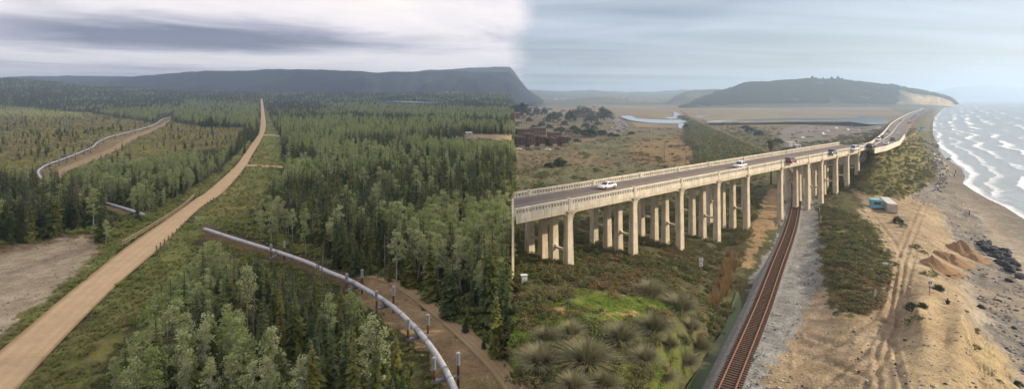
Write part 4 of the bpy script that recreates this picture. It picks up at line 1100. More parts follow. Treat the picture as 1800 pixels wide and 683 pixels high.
    # named bushes on the bluff and around the sand
    for i, (a, b, w, lab) in enumerate([(1603,545,13,"dark bush on the dune beside the rutted dirt track"),(1614,560,12,"dark bush on the dune's shaded side, second from the track"),(1598,568,11,"low dark bush at the foot of the dune"),(1622,540,9,"small bush on top of the dune near the signpost"),
            (1716,582,10,"dark bush hanging over the bluff edge"),(1712,612,12,"largest dark bush on the bluff edge, near the beach"),(1724,540,6,"small bush on the beach below the bluff"),(1742,652,8,"bush at the bluff edge above the cliff gullies"),(1756,672,9,"round bush low on the sea cliff"),(1790,676,8,"yellow-green bush at the cliff foot by the beach"),
            (1610,436,12,"dark scrub clump beside the sand piles"),(1622,444,8,"small scrub clump beside the sand piles"),(1578,392,10,"scrub strip below the white container, near end"),(1586,398,9,"scrub strip below the white container, far end"),
            (1635,484,14,"green iceplant patch behind the signpost"),(1650,510,10,"brown bush beside the signpost on the bluff"),(1698,548,7,"small bush behind the seated person"),(1600,322,9,"yellow bush at the toe of the highway slope"),(1782,577,5,"rusty bush alone on the pebble beach"),
            (1400,405,9,"dark green bush beside the track ballast") if False else (1448,412,9,"dark green bush at the edge of the railway gravel"),(1446,380,8,"olive bush at the gravel edge near the bridge column")]):
        p_ = gpt(a, b); s = w * p_[1] / FPX
        (P_SCRUB if i % 3 else P_OAK).one(i, p_ - np.array([0, 0, .1]), s * .9, i * 2.1, lab, "bush", "bushes around the bluff", 1.15)
    # wooded headland
    T = HEADP; nr_, nc_ = T.shape[:2]; q = 24000
    a = RNG.random(q) ** .8 * (nr_ - 1.01); b = RNG.random(q) * (nc_ - 1.01); i0 = a.astype(int); j0 = b.astype(int); fa = (a - i0)[:, None]; fb_ = (b - j0)[:, None]
    Q = T[i0, j0] * (1 - fa) * (1 - fb_) + T[i0 + 1, j0] * fa * (1 - fb_) + T[i0, j0 + 1] * (1 - fa) * fb_ + T[i0 + 1, j0 + 1] * fa * fb_
    uu = U0 + FPX * Q[:, 0] / Q[:, 1]; tt = a / nr_
    nn = fbm(Q[:, 0] / 70, Q[:, 1] / 70, 211)
    m = (RNG.random(q) < np.where(uu > 1575, np.where(tt > .8, .35, 0), .85 * (nn > .36))) & (tt > .05)
    Q = Q[m]; tt = tt[m]; q = len(Q)
    scatter("headland_trees", P_OAK, Q - np.array([0, 0, .6]), np.where(tt > .9, 5.5 + 5 * RNG.random(q), 4.5 + 4.5 * RNG.random(q)), RNG.random(q) * 6.28, RNG.integers(0, 4, q), 1.1 + .5 * RNG.random(q))
def TOOCLOSE(u, v):
    r = np.zeros(np.shape(u), bool)
    for a, b, w in TUSS: r |= np.hypot(u - a, (v - b) * 1.6) < w * .75
    return r
build_coast_plants()

# trees of the far settlement and along the crest of the headland
def crown_tree(plant, name, u, v, wpx, hpx, label, k, cat="tree", group=None, squash=None):
    p = gpt(u, v); s = p[1] / FPX; H = hpx * s; W = wpx * s / 2
    o = empty(name, p - np.array([0, 0, .2])); tag(o, label, cat, group)
    cr = new_obj("crown", P_OAK.crown[k % 4], o, (0, 0, H * .05)); cr.scale = (W / .9, W / .9, H * .92 / 1.3); cr.rotation_euler = (0, 0, k)
    m = MB(); m.tube([(0, 0, -.3), (W * .05, 0, H * .3), (W * .02, W * .05, H * .7)], [W * .09, W * .07, W * .03], 6)
    for j in range(4): m.tube([(W * .04, 0, H * .28), (W * .5 * math.cos(j * 1.6), W * .5 * math.sin(j * 1.6), H * .6)], [W * .05, W * .02], 5)
    m.build("trunk", BARK_D, o)
    return o
for i, t in enumerate([(918,206,34,26,"dark round tree at the left end of the settlement"),(905,204,20,22,"dark tree cut by the left edge of the coastal land"),(943,202,14,15,"slim tree behind the white house"),(957,203,13,15,"pointed dark tree behind the white house"),(972,214,26,19,"wide dark tree above the brown houses"),(1003,214,22,24,"tall dark tree in the middle of the settlement"),(1026,206,36,20,"broad dark tree behind the brick-red house"),(1040,215,26,15,"low dark tree in front of the brick-red house"),(1062,211,32,24,"broad umbrella-shaped tree at the right end of the settlement"),
        (1016,236,20,14,"green bushy tree beside the brown houses"),(1036,240,34,18,"olive bushy tree by the street bend"),(1058,238,26,11,"clipped green tree by the street bend"),(985,232,26,10,"green tree behind the brown houses"),(1008,229,18,10,"bright green tree between houses and street"),(984,292,26,17,"round dark bush alone in the field, the larger of the pair"),(966,294,20,10,"low dark bush next to the round one in the field"),
        (934,246,12,8,"small green tree before the brown houses, left"),(960,248,14,8,"small green tree before the brown houses, middle"),(980,248,13,8,"small green tree before the brown houses, right"),(1206,226,12,9,"dark tree at the lagoon bridge beside the railway")]):
    crown_tree(P_OAK, "evergreen_tree", t[0], t[1], t[2], t[3], t[4], i, group="trees of the settlement")
for i, (a, b, w, h) in enumerate([(903,222,14,9),(938,226,12,8),(952,222,15,9),(966,226,13,8),(992,221,14,10),(998,247,12,8),(1014,250,13,8),(1030,224,16,9),(1044,228,14,9),(1052,220,15,8),(930,214,13,9),(984,206,15,10),(1074,240,14,8),(1084,240,12,6),(1110,236,14,6),(1320,232,20,9),(1334,238,18,10),(1310,226,16,7),(1368,252,16,10),(1382,266,16,8)]):
    crown_tree(P_OAK, "evergreen_tree", a, b, w, h, f"small bushy tree, {(ORD16 + ['seventeenth', 'eighteenth', 'nineteenth', 'twentieth'])[i]} of the low trees between settlement and car park", i, group="low trees between settlement and car park")
for i, (a, h) in enumerate([(1428,11),(1434,9),(1447,8),(1462,9),(1473,10),(1480,8),(1488,6),(1420,7),(1390,6),(1372,6)]):
    Y = 2235.; X = (a - U0) / FPX * Y; zz = CAM_H + (VH - float(pint(a, [(1380,145),(1420,143),(1470,142),(1500,145)]))) * Y / FPX
    o = empty("pine_tree", (X, Y, zz - 2)); tag(o, "small pine silhouetted on the crest of the headland, " + ["first", "second", "third", "fourth", "fifth", "sixth", "seventh", "eighth", "ninth", "tenth"][sorted([1428,1434,1447,1462,1473,1480,1488,1420,1390,1372]).index(a)] + " from the left", "tree", "pines on the headland crest")
    H = h * Y / FPX
    c = new_obj("crown", P_OAK.crown[i % 4], o, (0, 0, H * .3)); c.scale = (H * .3, H * .3, H * .5)
    m = MB(); m.tube([(0, 0, 0), (0, 0, H * .6)], [H * .03, H * .02], 5); m.build("trunk", BARK_D, o)
# ================================================================== BRIDGE, HIGHWAY, RAILWAY
def concrete(name, col):
    m, t, o = newmat(name); p = npos(t)
    mp_ = t.nodes.new("ShaderNodeMapping"); mp_.inputs["Scale"].default_value = (1.6, 1.6, .09); t.links.new(p, mp_.inputs[0])
    st = nnoise(t, mp_.outputs[0], 1.3, 6, .7); n1 = nnoise(t, p, .6, 6, .65); n2 = nnoise(t, p, 7, 4, .7)
    c = nmix(t, nmap(t, n1, .38, .66, 0, 1), tuple(x * .74 for x in col), col)
    c = nmix(t, nmap(t, st, .50, .72, 0, .7), c, (.20, .165, .115))
    c = nmix(t, nmap(t, nnoise(t, mp_.outputs[0], 3.1, 3, .6), .60, .72, 0, .5), c, (.30, .18, .09))
    t.links.new(nprin(t, c, .88, .2, 0, nbump(t, n2, .3, .04)), o.inputs[0]); return m
CONC = concrete("weathered_concrete", (.60, .52, .38))
CONC_L = concrete("pale_concrete", (.66, .61, .50))
ASPH = solid("worn_asphalt", (.145, .125, .115), .85, .25, var=.3, scale=.3, bump=.15)
LINE = solid("road_paint", (.60, .57, .50), .7, .2, var=.3, scale=2)
B0 = Vector((.2, 82.6, 0)); BD = Vector((136.8, 113.1, 0)).normalized(); BN = Vector((-BD.y, BD.x, 0)); BLEN = 177.5; BW = 11.5
ZF, ZR, ZT = 20.0, 20.7, 21.85
def bp(s, o, z): p = B0 + BD * s + BN * o; return (p.x, p.y, z)
def s_of_u(u):
    r = (u - U0) / FPX; return (r * B0.y - B0.x) / (BD.x - r * BD.y)
COLS_U = [1003, 1117, 1199, 1264, 1316, 1375, 1422, 1446, 1472, 1492, 1510]
CS = [s_of_u(u) for u in COLS_U]
SEND = s_of_u(1533)
bridge = thing("highway_bridge", "long pale concrete arched highway bridge over the railway", "bridge", (B0.x, B0.y, 0))
binv = Matrix.Translation((-B0.x, -B0.y, 0))
class BB(MB):
    def done(s, name, mat, parent=None):
        s.v = [(x - B0.x, y - B0.y, z) for x, y, z in s.v]; return s.build(name, mat, parent or bridge)
    def bbox(s, s0, s1, o0, o1, z0, z1):
        f = (lambda p, t: bp(skew(p[0]), p[0], p[1]) if t is None else bp(t, p[0], p[1]))
        return s.prism([(o0, z0), (o1, z0), (o1, z1), (o0, z1)], s0, s1, f)
def skew(o): return (-BN.x * o - B0.x + .35) / BD.x          # the near end is cut at a slant
S0 = None
BB().bbox(S0, SEND, .25, BW - .25, ZF - .05, ZR - .01).done("deck", CONC)
BB().bbox(S0, SEND, .62, BW - .62, ZR, ZR + .06).done("road_surface", ASPH)
m = BB()
for o in (1.35, BW - 1.35): m.bbox(S0, SEND, o - .06, o + .06, ZR + .06, ZR + .066)
m.done("edge_line", LINE)
m = BB()
for o in (BW / 2 - .15, BW / 2 + .15): m.bbox(S0, SEND, o - .05, o + .05, ZR + .06, ZR + .066)
m.done("centre_line", solid("yellow_road_paint", (.50, .36, .10), .7, .2, scale=2))
def arch(s0, s1, o0, o1, rise=1.3, clip=None):
    """girder between two columns: soffit curves down into the columns"""
    m = BB(); n = 28; top = ZF + .35
    ss = [lerp(s0, s1, .5 - .5 * math.cos(math.pi * i / n)) for i in range(n + 1)]
    L_ = s1 - s0
    def low(s):
        d = min(s - s0, s1 - s); r = min(1.5, L_ * .2)
        z = ZF - .62
        if d < r: z -= rise * (1 - math.sqrt(max(0, 1 - (1 - d / r) ** 2)))
        return z
    for a, b in zip(ss[:-1], ss[1:]):
        if clip is not None and b < clip + .2: continue
        pts = [bp(a, o0, low(a)), bp(b, o0, low(b)), bp(b, o0, top), bp(a, o0, top), bp(a, o1, low(a)), bp(b, o1, low(b)), bp(b, o1, top), bp(a, o1, top)]
        m.poly(pts, [(0, 1, 2, 3), (5, 4, 7, 6), (4, 5, 1, 0), (3, 2, 6, 7)])
    return m.done("arched_girder", CONC)
def parapet(s0, s1, o0, o1, n=None):
    w = o1 - o0
    BB().bbox(s0, s1, o0 - .06, o1 + .06, ZF, ZR + .22).done("fascia", CONC_L)
    BB().bbox(s0, s1, o0 - .03, o1 + .03, ZT - .30, ZT).done("top_rail", CONC_L)
    L_ = s1 - s0; k = max(4, round(L_ / .74)); st = L_ / k
    m = BB()
    for i in range(k + 1):
        c = s0 + i * st; hw = .13 if 0 < i < k else .3
        a = max(s0 + .01, c - hw); b = min(s1 - .01, c + hw); zt = ZT - .30; z0 = ZR + .22; sh = .12
        # baluster with shoulders that round off the head of each opening
        m.prism([(a, z0), (b, z0), (b, zt - sh), (min(b + .07, s1), zt), (max(a - .07, s0), zt), (a, zt - sh)], o0 + .04, o1 - .04, lambda p, t: bp(p[0], t, p[1]))
    ob = m.done("baluster_row", CONC_L); ob["kind"] = "stuff"
def post(s, o0, o1, h=.14):
    m = BB(); m.bbox(s - .42, s + .42, o0 - .13, o1 + .13, ZF - .1, ZT + h * .5); m.bbox(s - .22, s + .22, o0 - .17, o1 + .17, ZF, ZT + h)
    m.done("parapet_post", CONC_L)
def column(s, o, zb, parent, front=False):
    """tapered column with chamfered edges and a recessed strip; base on the ground, head under the girder"""
    m = BB(); zt = ZF - .2; top_w, bot_w = .72, .90; d0, d1 = .52, .68
    c = .12
    ring = lambda hw, hd, z: [bp(s + a * hw, o + b * hd, z) for a, b in ((-1, -1 + c / hd), (-1 + c / hw, -1), (1 - c / hw, -1), (1, -1 + c / hd), (1, 1 - c / hd), (1 - c / hw, 1), (-1 + c / hw, 1), (-1, 1 - c / hd))]
    lv = [(bot_w, d1, zb), (bot_w * .98, d1 * .98, zb + .3), (top_w, d0, zt - 2.6), (top_w, d0, zt - 1.9), (top_w * 1.12, d0 * 1.25, zt - .7), (top_w * 1.35, d0 * 1.8, zt)]
    pts = []
    for hw, hd, z in lv: pts += ring(hw, hd, z)
    fs = []
    for j in range(len(lv) - 1):
        for i in range(8): fs.append((j * 8 + i, j * 8 + (i + 1) % 8, (j + 1) * 8 + (i + 1) % 8, (j + 1) * 8 + i))
    fs += [tuple(range(8))[::-1], tuple(range((len(lv) - 1) * 8, len(lv) * 8))]
    m.poly(pts, fs)
    return m.done("column", CONC, parent)
OFFS = [.55, 4.3, 7.2, 10.95]
for ci, s in enumerate(CS):
    bent = bpy.data.objects.new("pier", None); COL.objects.link(bent); bent.parent = bridge
    zs = []
    spans = COLS_U[ci] in (1375, 1422)                               # the two bents beside the track leave room for it
    for o in (OFFS if not spans else [.55, 10.95] if COLS_U[ci] == 1375 else [.55, 3.9]):
        p = bp(s, o, 0); zb = float(zat(np.array([p[0]]), np.array([max(p[1], 12)]))[0]) - .5 if p[1] > 12 else 8
        zs.append(zb); column(s, o, zb, bent)
    BB().bbox(s - .5, s + .5, .3, BW - .3, ZF - 1.35, ZF - .06).done("cap_beam", CONC, bent)
    for o0, o1, f in () if spans else ((OFFS[0], OFFS[1], .32), (OFFS[2], OFFS[3], .36)):
        zb = max(zs); zc = zb + (ZF - zb) * (f if ZF - zb < 12.5 else f + .06)
        if ZF - zb < 8: continue
        m = BB()
        for k in range(8):                                            # strut with haunches at both ends
            a = lerp(o0 + .5, o1 - .5, k / 8); b = lerp(o0 + .5, o1 - .5, (k + 1) / 8)
            g = lambda t: .38 + .75 * max(0, abs(t - (o0 + o1) / 2) / ((o1 - o0) / 2 - .5) - .62) ** 1.4 * 3.2
            m.poly([bp(s - .3, a, zc - .3), bp(s + .3, a, zc - .3), bp(s + .3, b, zc - .3), bp(s - .3, b, zc - .3), bp(s - .3, a, zc - .3 + g(a)), bp(s + .3, a, zc - .3 + g(a)), bp(s + .3, b, zc - .3 + g(b)), bp(s - .3, b, zc - .3 + g(b))],
                   [(0, 3, 2, 1), (4, 5, 6, 7), (0, 1, 5, 4), (2, 3, 7, 6), (1, 2, 6, 5), (3, 0, 4, 7)])
        m.done("strut", CONC, bent)
edges = CS + [SEND]
for o0, o1 in ((.1, .5), (BW - .5, BW - .1)): parapet(skew((o0 + o1) / 2) + .1, CS[0] - .42, o0, o1)
for o0, o1 in ((.06, 1.0), (5.3, 6.2), (BW - 1.0, BW - .06)):
    a_ = skew((o0 + o1) / 2)
    arch(2 * a_ - CS[0] + .55, CS[0] - .55, o0, o1, clip=a_) if CS[0] - a_ > 3 else None
m = BB(); zb_ = 5.0
m.prism([(0.0, zb_), (BW, zb_), (BW, ZR), (0.0, ZR)], -.5, 0, lambda p, t: bp(skew(p[0]) + t, p[0], p[1])); m.done("end_wall", CONC)
for i, (a, b) in enumerate(zip(edges[:-1], edges[1:])):
    last = i == len(edges) - 2
    if not last: arch(a + .55, b - .55, .06, 1.0); arch(a + .55, b - .55, BW - 1.0, BW - .06); arch(a + .55, b - .55, 5.3, 6.2, 1.2)
    parapet(a + .42, b - .42, .1, .5); parapet(a + .42, b - .42, BW - .5, BW - .1)
for s in CS:
    post(s, .1, .5); post(s, BW - .5, BW - .1)
BB().bbox(SEND, SEND + 1.4, -.4, BW + .4, 13, ZR - .02).done("abutment", CONC)

# highway beyond the bridge, on its own embankment
def zhw(u, v): return pint(v, [(186, 4.0), (194, 5.4), (204, 7.6), (215, 10.6), (226, 13.8), (236, 16.6), (246, 19.2), (253, 20.4), (258, 20.76), (268, 20.76), (280, 20.76)])
HL = [(1522,255.6),(1532,253),(1546,242),(1556,232),(1567,218),(1580,209),(1598,200),(1624,191),(1640,187.5)]
HR = [(1536,263.6),(1556,259.5),(1580,250),(1589,238),(1594,224),(1596,213),(1608,202),(1630,192.5),(1643,188.5)]
strip("highway", HL, HR, ASPH, .02, 120, 8, zfix=zhw)
def wall_along(name, pl, h, w, mat, label, cat, zfn=zhw):
    m = MB(); P = []
    pl = np.array(pl, float); s = np.linspace(0, len(pl) - 1, 60); a = np.interp(s, range(len(pl)), pl[:, 0]); b = np.interp(s, range(len(pl)), pl[:, 1])
    for u, v in zip(a, b):
        p = at_z(u, v, float(zfn(u, v))); P.append(p)
    for p, q in zip(P[:-1], P[1:]):
        n = (q - p).cross(Vector((0, 0, 1))).normalized() * w / 2; up = Vector((0, 0, h)); dn = Vector((0, 0, -1.2))
        m.poly([p - n + dn, p + n + dn, q + n + dn, q - n + dn, p - n * .6 + up, p + n * .6 + up, q + n * .6 + up, q - n * .6 + up], [(0, 3, 2, 1), (4, 5, 6, 7), (0, 1, 5, 4), (2, 3, 7, 6), (1, 2, 6, 5), (3, 0, 4, 7)])
    return tag(m.build(name, mat), label, cat)
wall_along("road_barrier", [(u - 1.2, v) for u, v in HL[:8]], .9, .5, CONC_L, "pale concrete barrier along the inland edge of the coast highway", "barrier")
wall_along("road_barrier", [(u + 1, v) for u, v in HR[:4]], .7, .4, CONC_L, "short concrete barrier on the seaward edge past the bridge", "barrier")
m = MB()
for (a, b) in (([(1529,258),(1545,250),(1566,236),(1578,220),(1590,208),(1612,197)], .25),):
    pl = np.array(a, float); s = np.linspace(0, len(pl) - 1, 50); uu = np.interp(s, range(len(pl)), pl[:, 0]); vv = np.interp(s, range(len(pl)), pl[:, 1])
    P = [at_z(x, y, float(zhw(x, y)) + .05) for x, y in zip(uu, vv)]
    for p, q in zip(P[:-1], P[1:]):
        n = (q - p).cross(Vector((0, 0, 1))).normalized() * b
        m.poly([p - n, p + n, q + n, q - n], [(0, 1, 2, 3)])
tag(m.build("highway_marking", LINE), kind="structure")

# ---- railway
RAILM = solid("rusty_rail", (.26, .125, .07), .55, .4, .3, var=.4, scale=3, bump=.2)
TIE = solid("weathered_tie", (.13, .085, .06), .9, .1, var=.5, scale=4, bump=.4)
BALLM = solid("ballast_stone", (.23, .225, .215), .95, .15, var=.5, scale=1.6, bump=.9)
def track_curve():
    P = []
    for u, v in TRACK_PX: p = gpt(u, v); P.append((p[0], p[1]))
    P = np.array(P); P[0] = P[2] + (P[2] - P[4]) * 1.0; P[1] = P[2] + (P[2] - P[4]) * .5
    for _ in range(2):                                              # Chaikin smoothing
        q = np.empty((2 * len(P) - 2, 2)); q[0::2] = P[:-1] * .75 + P[1:] * .25; q[1::2] = P[:-1] * .25 + P[1:] * .75; P = np.concatenate([P[:1], q, P[-1:]])
    d = np.concatenate([[0], np.cumsum(np.hypot(*np.diff(P, axis=0).T))])
    s = np.arange(0, d[-1], .62)
    x = np.interp(s, d, P[:, 0]); y = np.interp(s, d, P[:, 1])
    for _ in range(30): x[1:-1] = (x[:-2] + 2 * x[1:-1] + x[2:]) / 4; y[1:-1] = (y[:-2] + 2 * y[1:-1] + y[2:]) / 4
    z = np.where(y > 20, zat(x, np.maximum(y, 20)), 5.0)
    kern = np.ones(41) / 41; z = np.convolve(np.pad(z, 20, 'edge'), kern, 'valid')
    return np.stack([x, y, z], 1)
TC = track_curve()
TT = np.gradient(TC, axis=0); TT[:, 2] = 0; TT /= np.linalg.norm(TT, axis=1)[:, None]; TNrm = np.stack([-TT[:, 1], TT[:, 0], np.zeros(len(TT))], 1)
def ribbon(name, prof, mat, step, parent=None, smooth=False, sl=slice(None)):
    C = TC[sl][::step]; Nn = TNrm[sl][::step]; n = len(prof)
    V = np.concatenate([[c + nn * o + np.array([0, 0, z]) for o, z in prof] for c, nn in zip(C, Nn)])
    f = [(i * n + k, i * n + k + 1, (i + 1) * n + k + 1, (i + 1) * n + k) for i in range(len(C) - 1) for k in range(n - 1)]
    return new_obj(name, np_mesh(name, V, np.array(f), [mat], smooth=smooth), parent)
bed = ribbon("ballast_bed", [(-2.9, -.4), (-2.0, .12), (-1.5, .30), (1.5, .30), (2.0, .12), (2.9, -.4)], BALLM, 2)
tag(bed, kind="structure")
rail = thing("railway_track", "rusty single railway track curving under the bridge", "railway track", (0, 0, 0))
G = .84
for s in (-G, G):
    ribbon("rail", [(s - .08, .42), (s - .08, .45), (s - .02, .48), (s - .045, .56), (s - .04, .62), (s + .04, .62), (s + .045, .56), (s + .02, .48), (s + .08, .45), (s + .08, .42)], RAILM, 2, rail)
tm = MB(); tm.box((0, 0, 0), (2.9, .27, .2)); tie_me = tm.mesh("tie", TIE)
fwd = [i for i in range(len(TC)) if TC[i, 1] > 44]
vis_t = [i for i in fwd if U0 + FPX * TC[i, 0] / TC[i, 1] > 0][:300]
for j, i in enumerate(vis_t):
    o = new_obj("tie", tie_me, rail); o.location = (TC[i, 0], TC[i, 1], TC[i, 2] + .335 + random.uniform(-.015, .015)); o.rotation_euler = (0, 0, math.atan2(TNrm[i, 1], TNrm[i, 0]) + random.uniform(-.02, .02))
m = MB(); last_i = vis_t[-1]
for i in range(last_i + 1, len(TC)):
    M_ = Matrix.Rotation(math.atan2(TNrm[i, 1], TNrm[i, 0]), 3, 'Z'); m.box((TC[i, 0], TC[i, 1], TC[i, 2] + .335), (2.9, .27, .2), M_)
for i in range(0, fwd[0]):
    M_ = Matrix.Rotation(math.atan2(TNrm[i, 1], TNrm[i, 0]), 3, 'Z'); m.box((TC[i, 0], TC[i, 1], TC[i, 2] + .335), (2.9, .27, .2), M_)
o = m.build("far_ties", TIE, rail); o["kind"] = "stuff"
# ================================================================== PIPELINE, FENCES (left)
STEEL = solid("galvanised_pipe", (.50, .50, .51), .5, .45, .12, var=.22, scale=.8, bump=.05)
STEEL2 = solid("pipe_band", (.36, .38, .42), .45, .5, .5, var=.2, scale=1)
FIN = solid("aluminium_fins", (.55, .57, .58), .5, .5, .15, var=.2, scale=3)
RUST = solid("rust_red_post", (.16, .055, .035), .8, .2, var=.4, scale=3)
BEAM = solid("grey_beam", (.30, .30, .31), .6, .3, .3, scale=2)
WOODF = solid("bleached_timber", (.42, .33, .20), .85, .15, var=.3, scale=3)
WOODG = solid("grey_timber", (.26, .215, .15), .9, .1, var=.35, scale=3)
def smooth_path(pts, n):
    P = np.array([tuple(p) for p in pts]); 
    for _ in range(2):
        q = np.empty((2 * len(P) - 2, 3)); q[0::2] = P[:-1] * .78 + P[1:] * .22; q[1::2] = P[:-1] * .22 + P[1:] * .78; P = np.concatenate([P[:1], q, P[-1:]])
    d = np.concatenate([[0], np.cumsum(np.linalg.norm(np.diff(P, axis=0), axis=1))]); s = np.linspace(0, d[-1], n)
    return np.stack([np.interp(s, d, P[:, k]) for k in range(3)], 1), d[-1]
def pipeline(px, hc, r, label, sup, sup_label, joint=12.0, n=120):
    """pipe on pixel line px, its axis hc above the ground"""
    P = []
    for u, v in px:
        z = 6.0
        for _ in range(6):
            p = at_z(u, v, z + hc); uu = U0 + FPX * p.x / p.y; z = float(zat(np.array([p.x]), np.array([p.y]))[0])
        P.append(at_z(u, v, z + hc))
    C, L_ = smooth_path(P, n)
    t = thing("pipeline", label, "pipeline", (C[0][0], C[0][1], C[0][2] - hc)); off = Vector((C[0][0], C[0][1], C[0][2] - hc))
    k = max(2, int(L_ / joint)); idx = np.linspace(0, n - 1, k + 1).astype(int)
    for a, b in zip(idx[:-1], idx[1:]):
        MB().tube([Vector(c) - off for c in C[a:b + 1]], r, 16, cap=False).build("pipe_section", STEEL, t, True)
    for a in idx:
        d = Vector(C[min(a + 1, n - 1)] - C[max(a - 1, 0)]).normalized() * .16; c = Vector(C[a]) - off
        MB().tube([c - d, c + d], r * 1.07, 16).build("joint_band", STEEL2, t, True)
    out_ = []
    ua = U0 + FPX * C[:, 0] / C[:, 1]; va = VH + FPX * (CAM_H - C[:, 2]) / C[:, 1]
    for j, (su, sv) in enumerate(sup):
        a = int(np.argmin(np.hypot(ua - su, va - sv))); c = Vector(C[a]); d = Vector(C[min(a + 1, n - 1)] - C[max(a - 1, 0)]); d.z = 0; d.normalize()
        g = c.z - hc; nn = Vector((d.y, -d.x, 0))
        s = thing("pipeline_support", sup_label[j], "pipe support", (c.x, c.y, g), 0, "supports of the " + label.split(",")[0])
        for sd in (-1, 1):
            q = nn * sd * (r + 1.05)
            MB().tube([q + Vector((0, 0, -.6)), q + Vector((0, 0, 2.7))], .15, 10).build("post", RUST, s)
            m = MB(); m.tube([q + Vector((0, 0, 2.7)), q + Vector((0, 0, 4.2))], 0.09, 8)
            for w in range(10):
                an = w * math.pi / 5; e = Vector((math.cos(an), math.sin(an), 0)); m.box(q + e * .14 + Vector((0, 0, 3.45)), (.22, .03, 1.4), Matrix.Rotation(an, 3, 'Z'))
            m.build("heat_fins", FIN, s)
        rot = Matrix.Rotation(math.atan2(nn.y, nn.x), 3, 'Z')
        MB().box((0, 0, hc - r - .45), (2 * r + 2.5, .5, .34), rot).build("crossbeam", BEAM, s)
        m = MB(); m.box((0, 0, hc - r - .19), (1.1, 1.1, .2), rot); m.box((0, 0, hc - r * .9), (r * 1.5, .7, r * .35), rot); m.build("saddle", BEAM, s)
        m = MB(); m.tube([d * -.55 + Vector((0, 0, hc)), d * .55 + Vector((0, 0, hc))], r * 1.1, 16); m.build("clamp", STEEL2, s, True)
    return C
SUPN = [(487,442),(623,497),(677,527),(735,580),(785,652)]
pipeline(PIPE_N + [(832,760)], 2.2, .38, "silver pipeline in the foreground, descending to the lower right", SUPN,
    ["pipe support farthest up the near pipeline, by the willow shrubs", "pipe support with an orange mark where the service track begins", "pipe support third along the near pipeline, beside the track's bend", "pipe support in the middle of the near pipeline's open stretch", "nearest pipe support with tall finned posts, lower right"], joint=9)
SUPF = [(68,304),(80,291),(96,285),(112,279),(127,273),(142,267),(152,262),(166,254),(178,246),(198,239),(215,235),(234,230),(256,224)]
ordn = ["first", "second", "third", "fourth", "fifth", "sixth", "seventh", "eighth", "ninth", "tenth", "eleventh", "twelfth", "thirteenth"]
pipeline(PIPE_F + [(76,318),(105,331),(138,342),(185,357),(215,365),(240,373),(252,377)], 2.2, .44, "silver pipeline in the distance, zigzagging beside a dirt track", SUPF,
    [f"small finned pipe support, {ordn[i]} from the left bend of the far pipeline" for i in range(13)], joint=14, n=200)

def fence(px, label, rails, hp, sp, mat, post_w=.16, cat="fence", name="guard_fence"):
    P = [Vector(gpt(u, v)) for u, v in px]; C, L_ = smooth_path(P, 60); o0 = Vector(C[0])
    t = thing(name, label, cat, o0); k = int(L_ / sp)
    S_ = np.linspace(0, 59, k + 1)
    pts = [Vector([np.interp(s, range(60), C[:, i]) for i in range(3)]) - o0 for s in S_]
    for p in pts: MB().box(p + Vector((0, 0, hp / 2 - .15)), (post_w, post_w, hp + .3)).build("post", mat, t)
    for a, b in zip(pts[:-1], pts[1:]):
        d = b - a; an = math.atan2(d.y, d.x)
        for h, w in rails:
            up = Vector((0, 0, h)); side = Vector((math.sin(an), -math.cos(an), 0)) * (post_w * .5 + .04)
            m = MB(); m.tube([a + up + side - d * .01, b + up + side + d * .01], w, 6); m.build("rail", mat, t)
    return t
fence([(215,432),(262,404),(300,380),(325,362),(340,347)], "pale timber guard fence with two rails on the left of the dirt road", [(.55, .14), (1.1, .15)], 1.25, 3.2, WOODF, .22)
P = [(272,440),(300,416),(330,388),(352,368),(372,352)]
for i in range(17):
    t = i / 16; u = np.interp(t * 4, range(5), [p[0] for p in P]) + 3; v = np.interp(t * 4, range(5), [p[1] for p in P]) + 1
    p = gpt(u, v); m = MB(); m.box((0, 0, .45), (.2, .2, 1.5)); m.box((0, 0, 1.22), (.12, .12, .08)); 
    tag(m.build("marker_post", WOODG, None, loc=tuple(p)), "short timber post on the right shoulder of the dirt road", "post", "shoulder posts of the dirt road")
p = gpt(370, 407); g = thing("barrier_panel", "weathered grey slatted panel where the near pipeline goes underground", "barrier", p)
for sx in (-1.6, 1.6): MB().box((sx, 0, .9), (.18, .18, 2.2)).build("post", WOODG, g)
for j in range(5): MB().box((0, -.14, .45 + j * .36), (3.6, .06, .22)).build("slat", WOODG, g)
p = gpt(346, 404); s = thing("marker_pole", "thin grey pole beside the buried end of the near pipeline", "pole", p)
MB().tube([(0, 0, -.3), (0, 0, 3.4)], .08, 8).build("pole", BEAM, s); MB().box((0, -.1, 3.1), (.35, .04, .5)).build("plate", FIN, s)
p = gpt(824, 238); h = thing("low_shed", "low white shed beside the far clearing in the forest", "shed", p)
MB().box((0, 0, 1.2), (5, 3, 2.0)).build("wall", solid("white_siding", (.7, .7, .68), .7), h)
m = MB(); m.prism([(-1.8, 2.2), (1.8, 2.2), (0, 2.9)], -2.8, 2.8, lambda q, t: (t, q[0], q[1])); m.build("roof", FIN, h)
for j in (-2.1, 0, 1.6): MB().box((j, -1.53, 1.3), (.9, .06, .9)).build("window", solid("shed_window", (.03, .035, .04), .2, .5) if j < -2 else bpy.data.materials["shed_window"], h)

# tall spruces at the forest's edge beside the bridge end
for i, (x, y, h) in enumerate([(-1.6, 80.5, 13.2), (-2.9, 82, 14), (-.9, 77, 11.5), (-2.3, 76, 12), (-1.2, 72.5, 10.5), (-3.6, 79, 13), (-.7, 69, 9.5), (-2.0, 67, 9)]):
    P_SPRUCE.one(i, (x, y, float(zat(np.array([x]), np.array([y]))[0]) - .1), h, i * 1.1, "tall narrow spruce at the forest edge against the bridge end", "spruce", "spruces against the bridge end", 1.25)

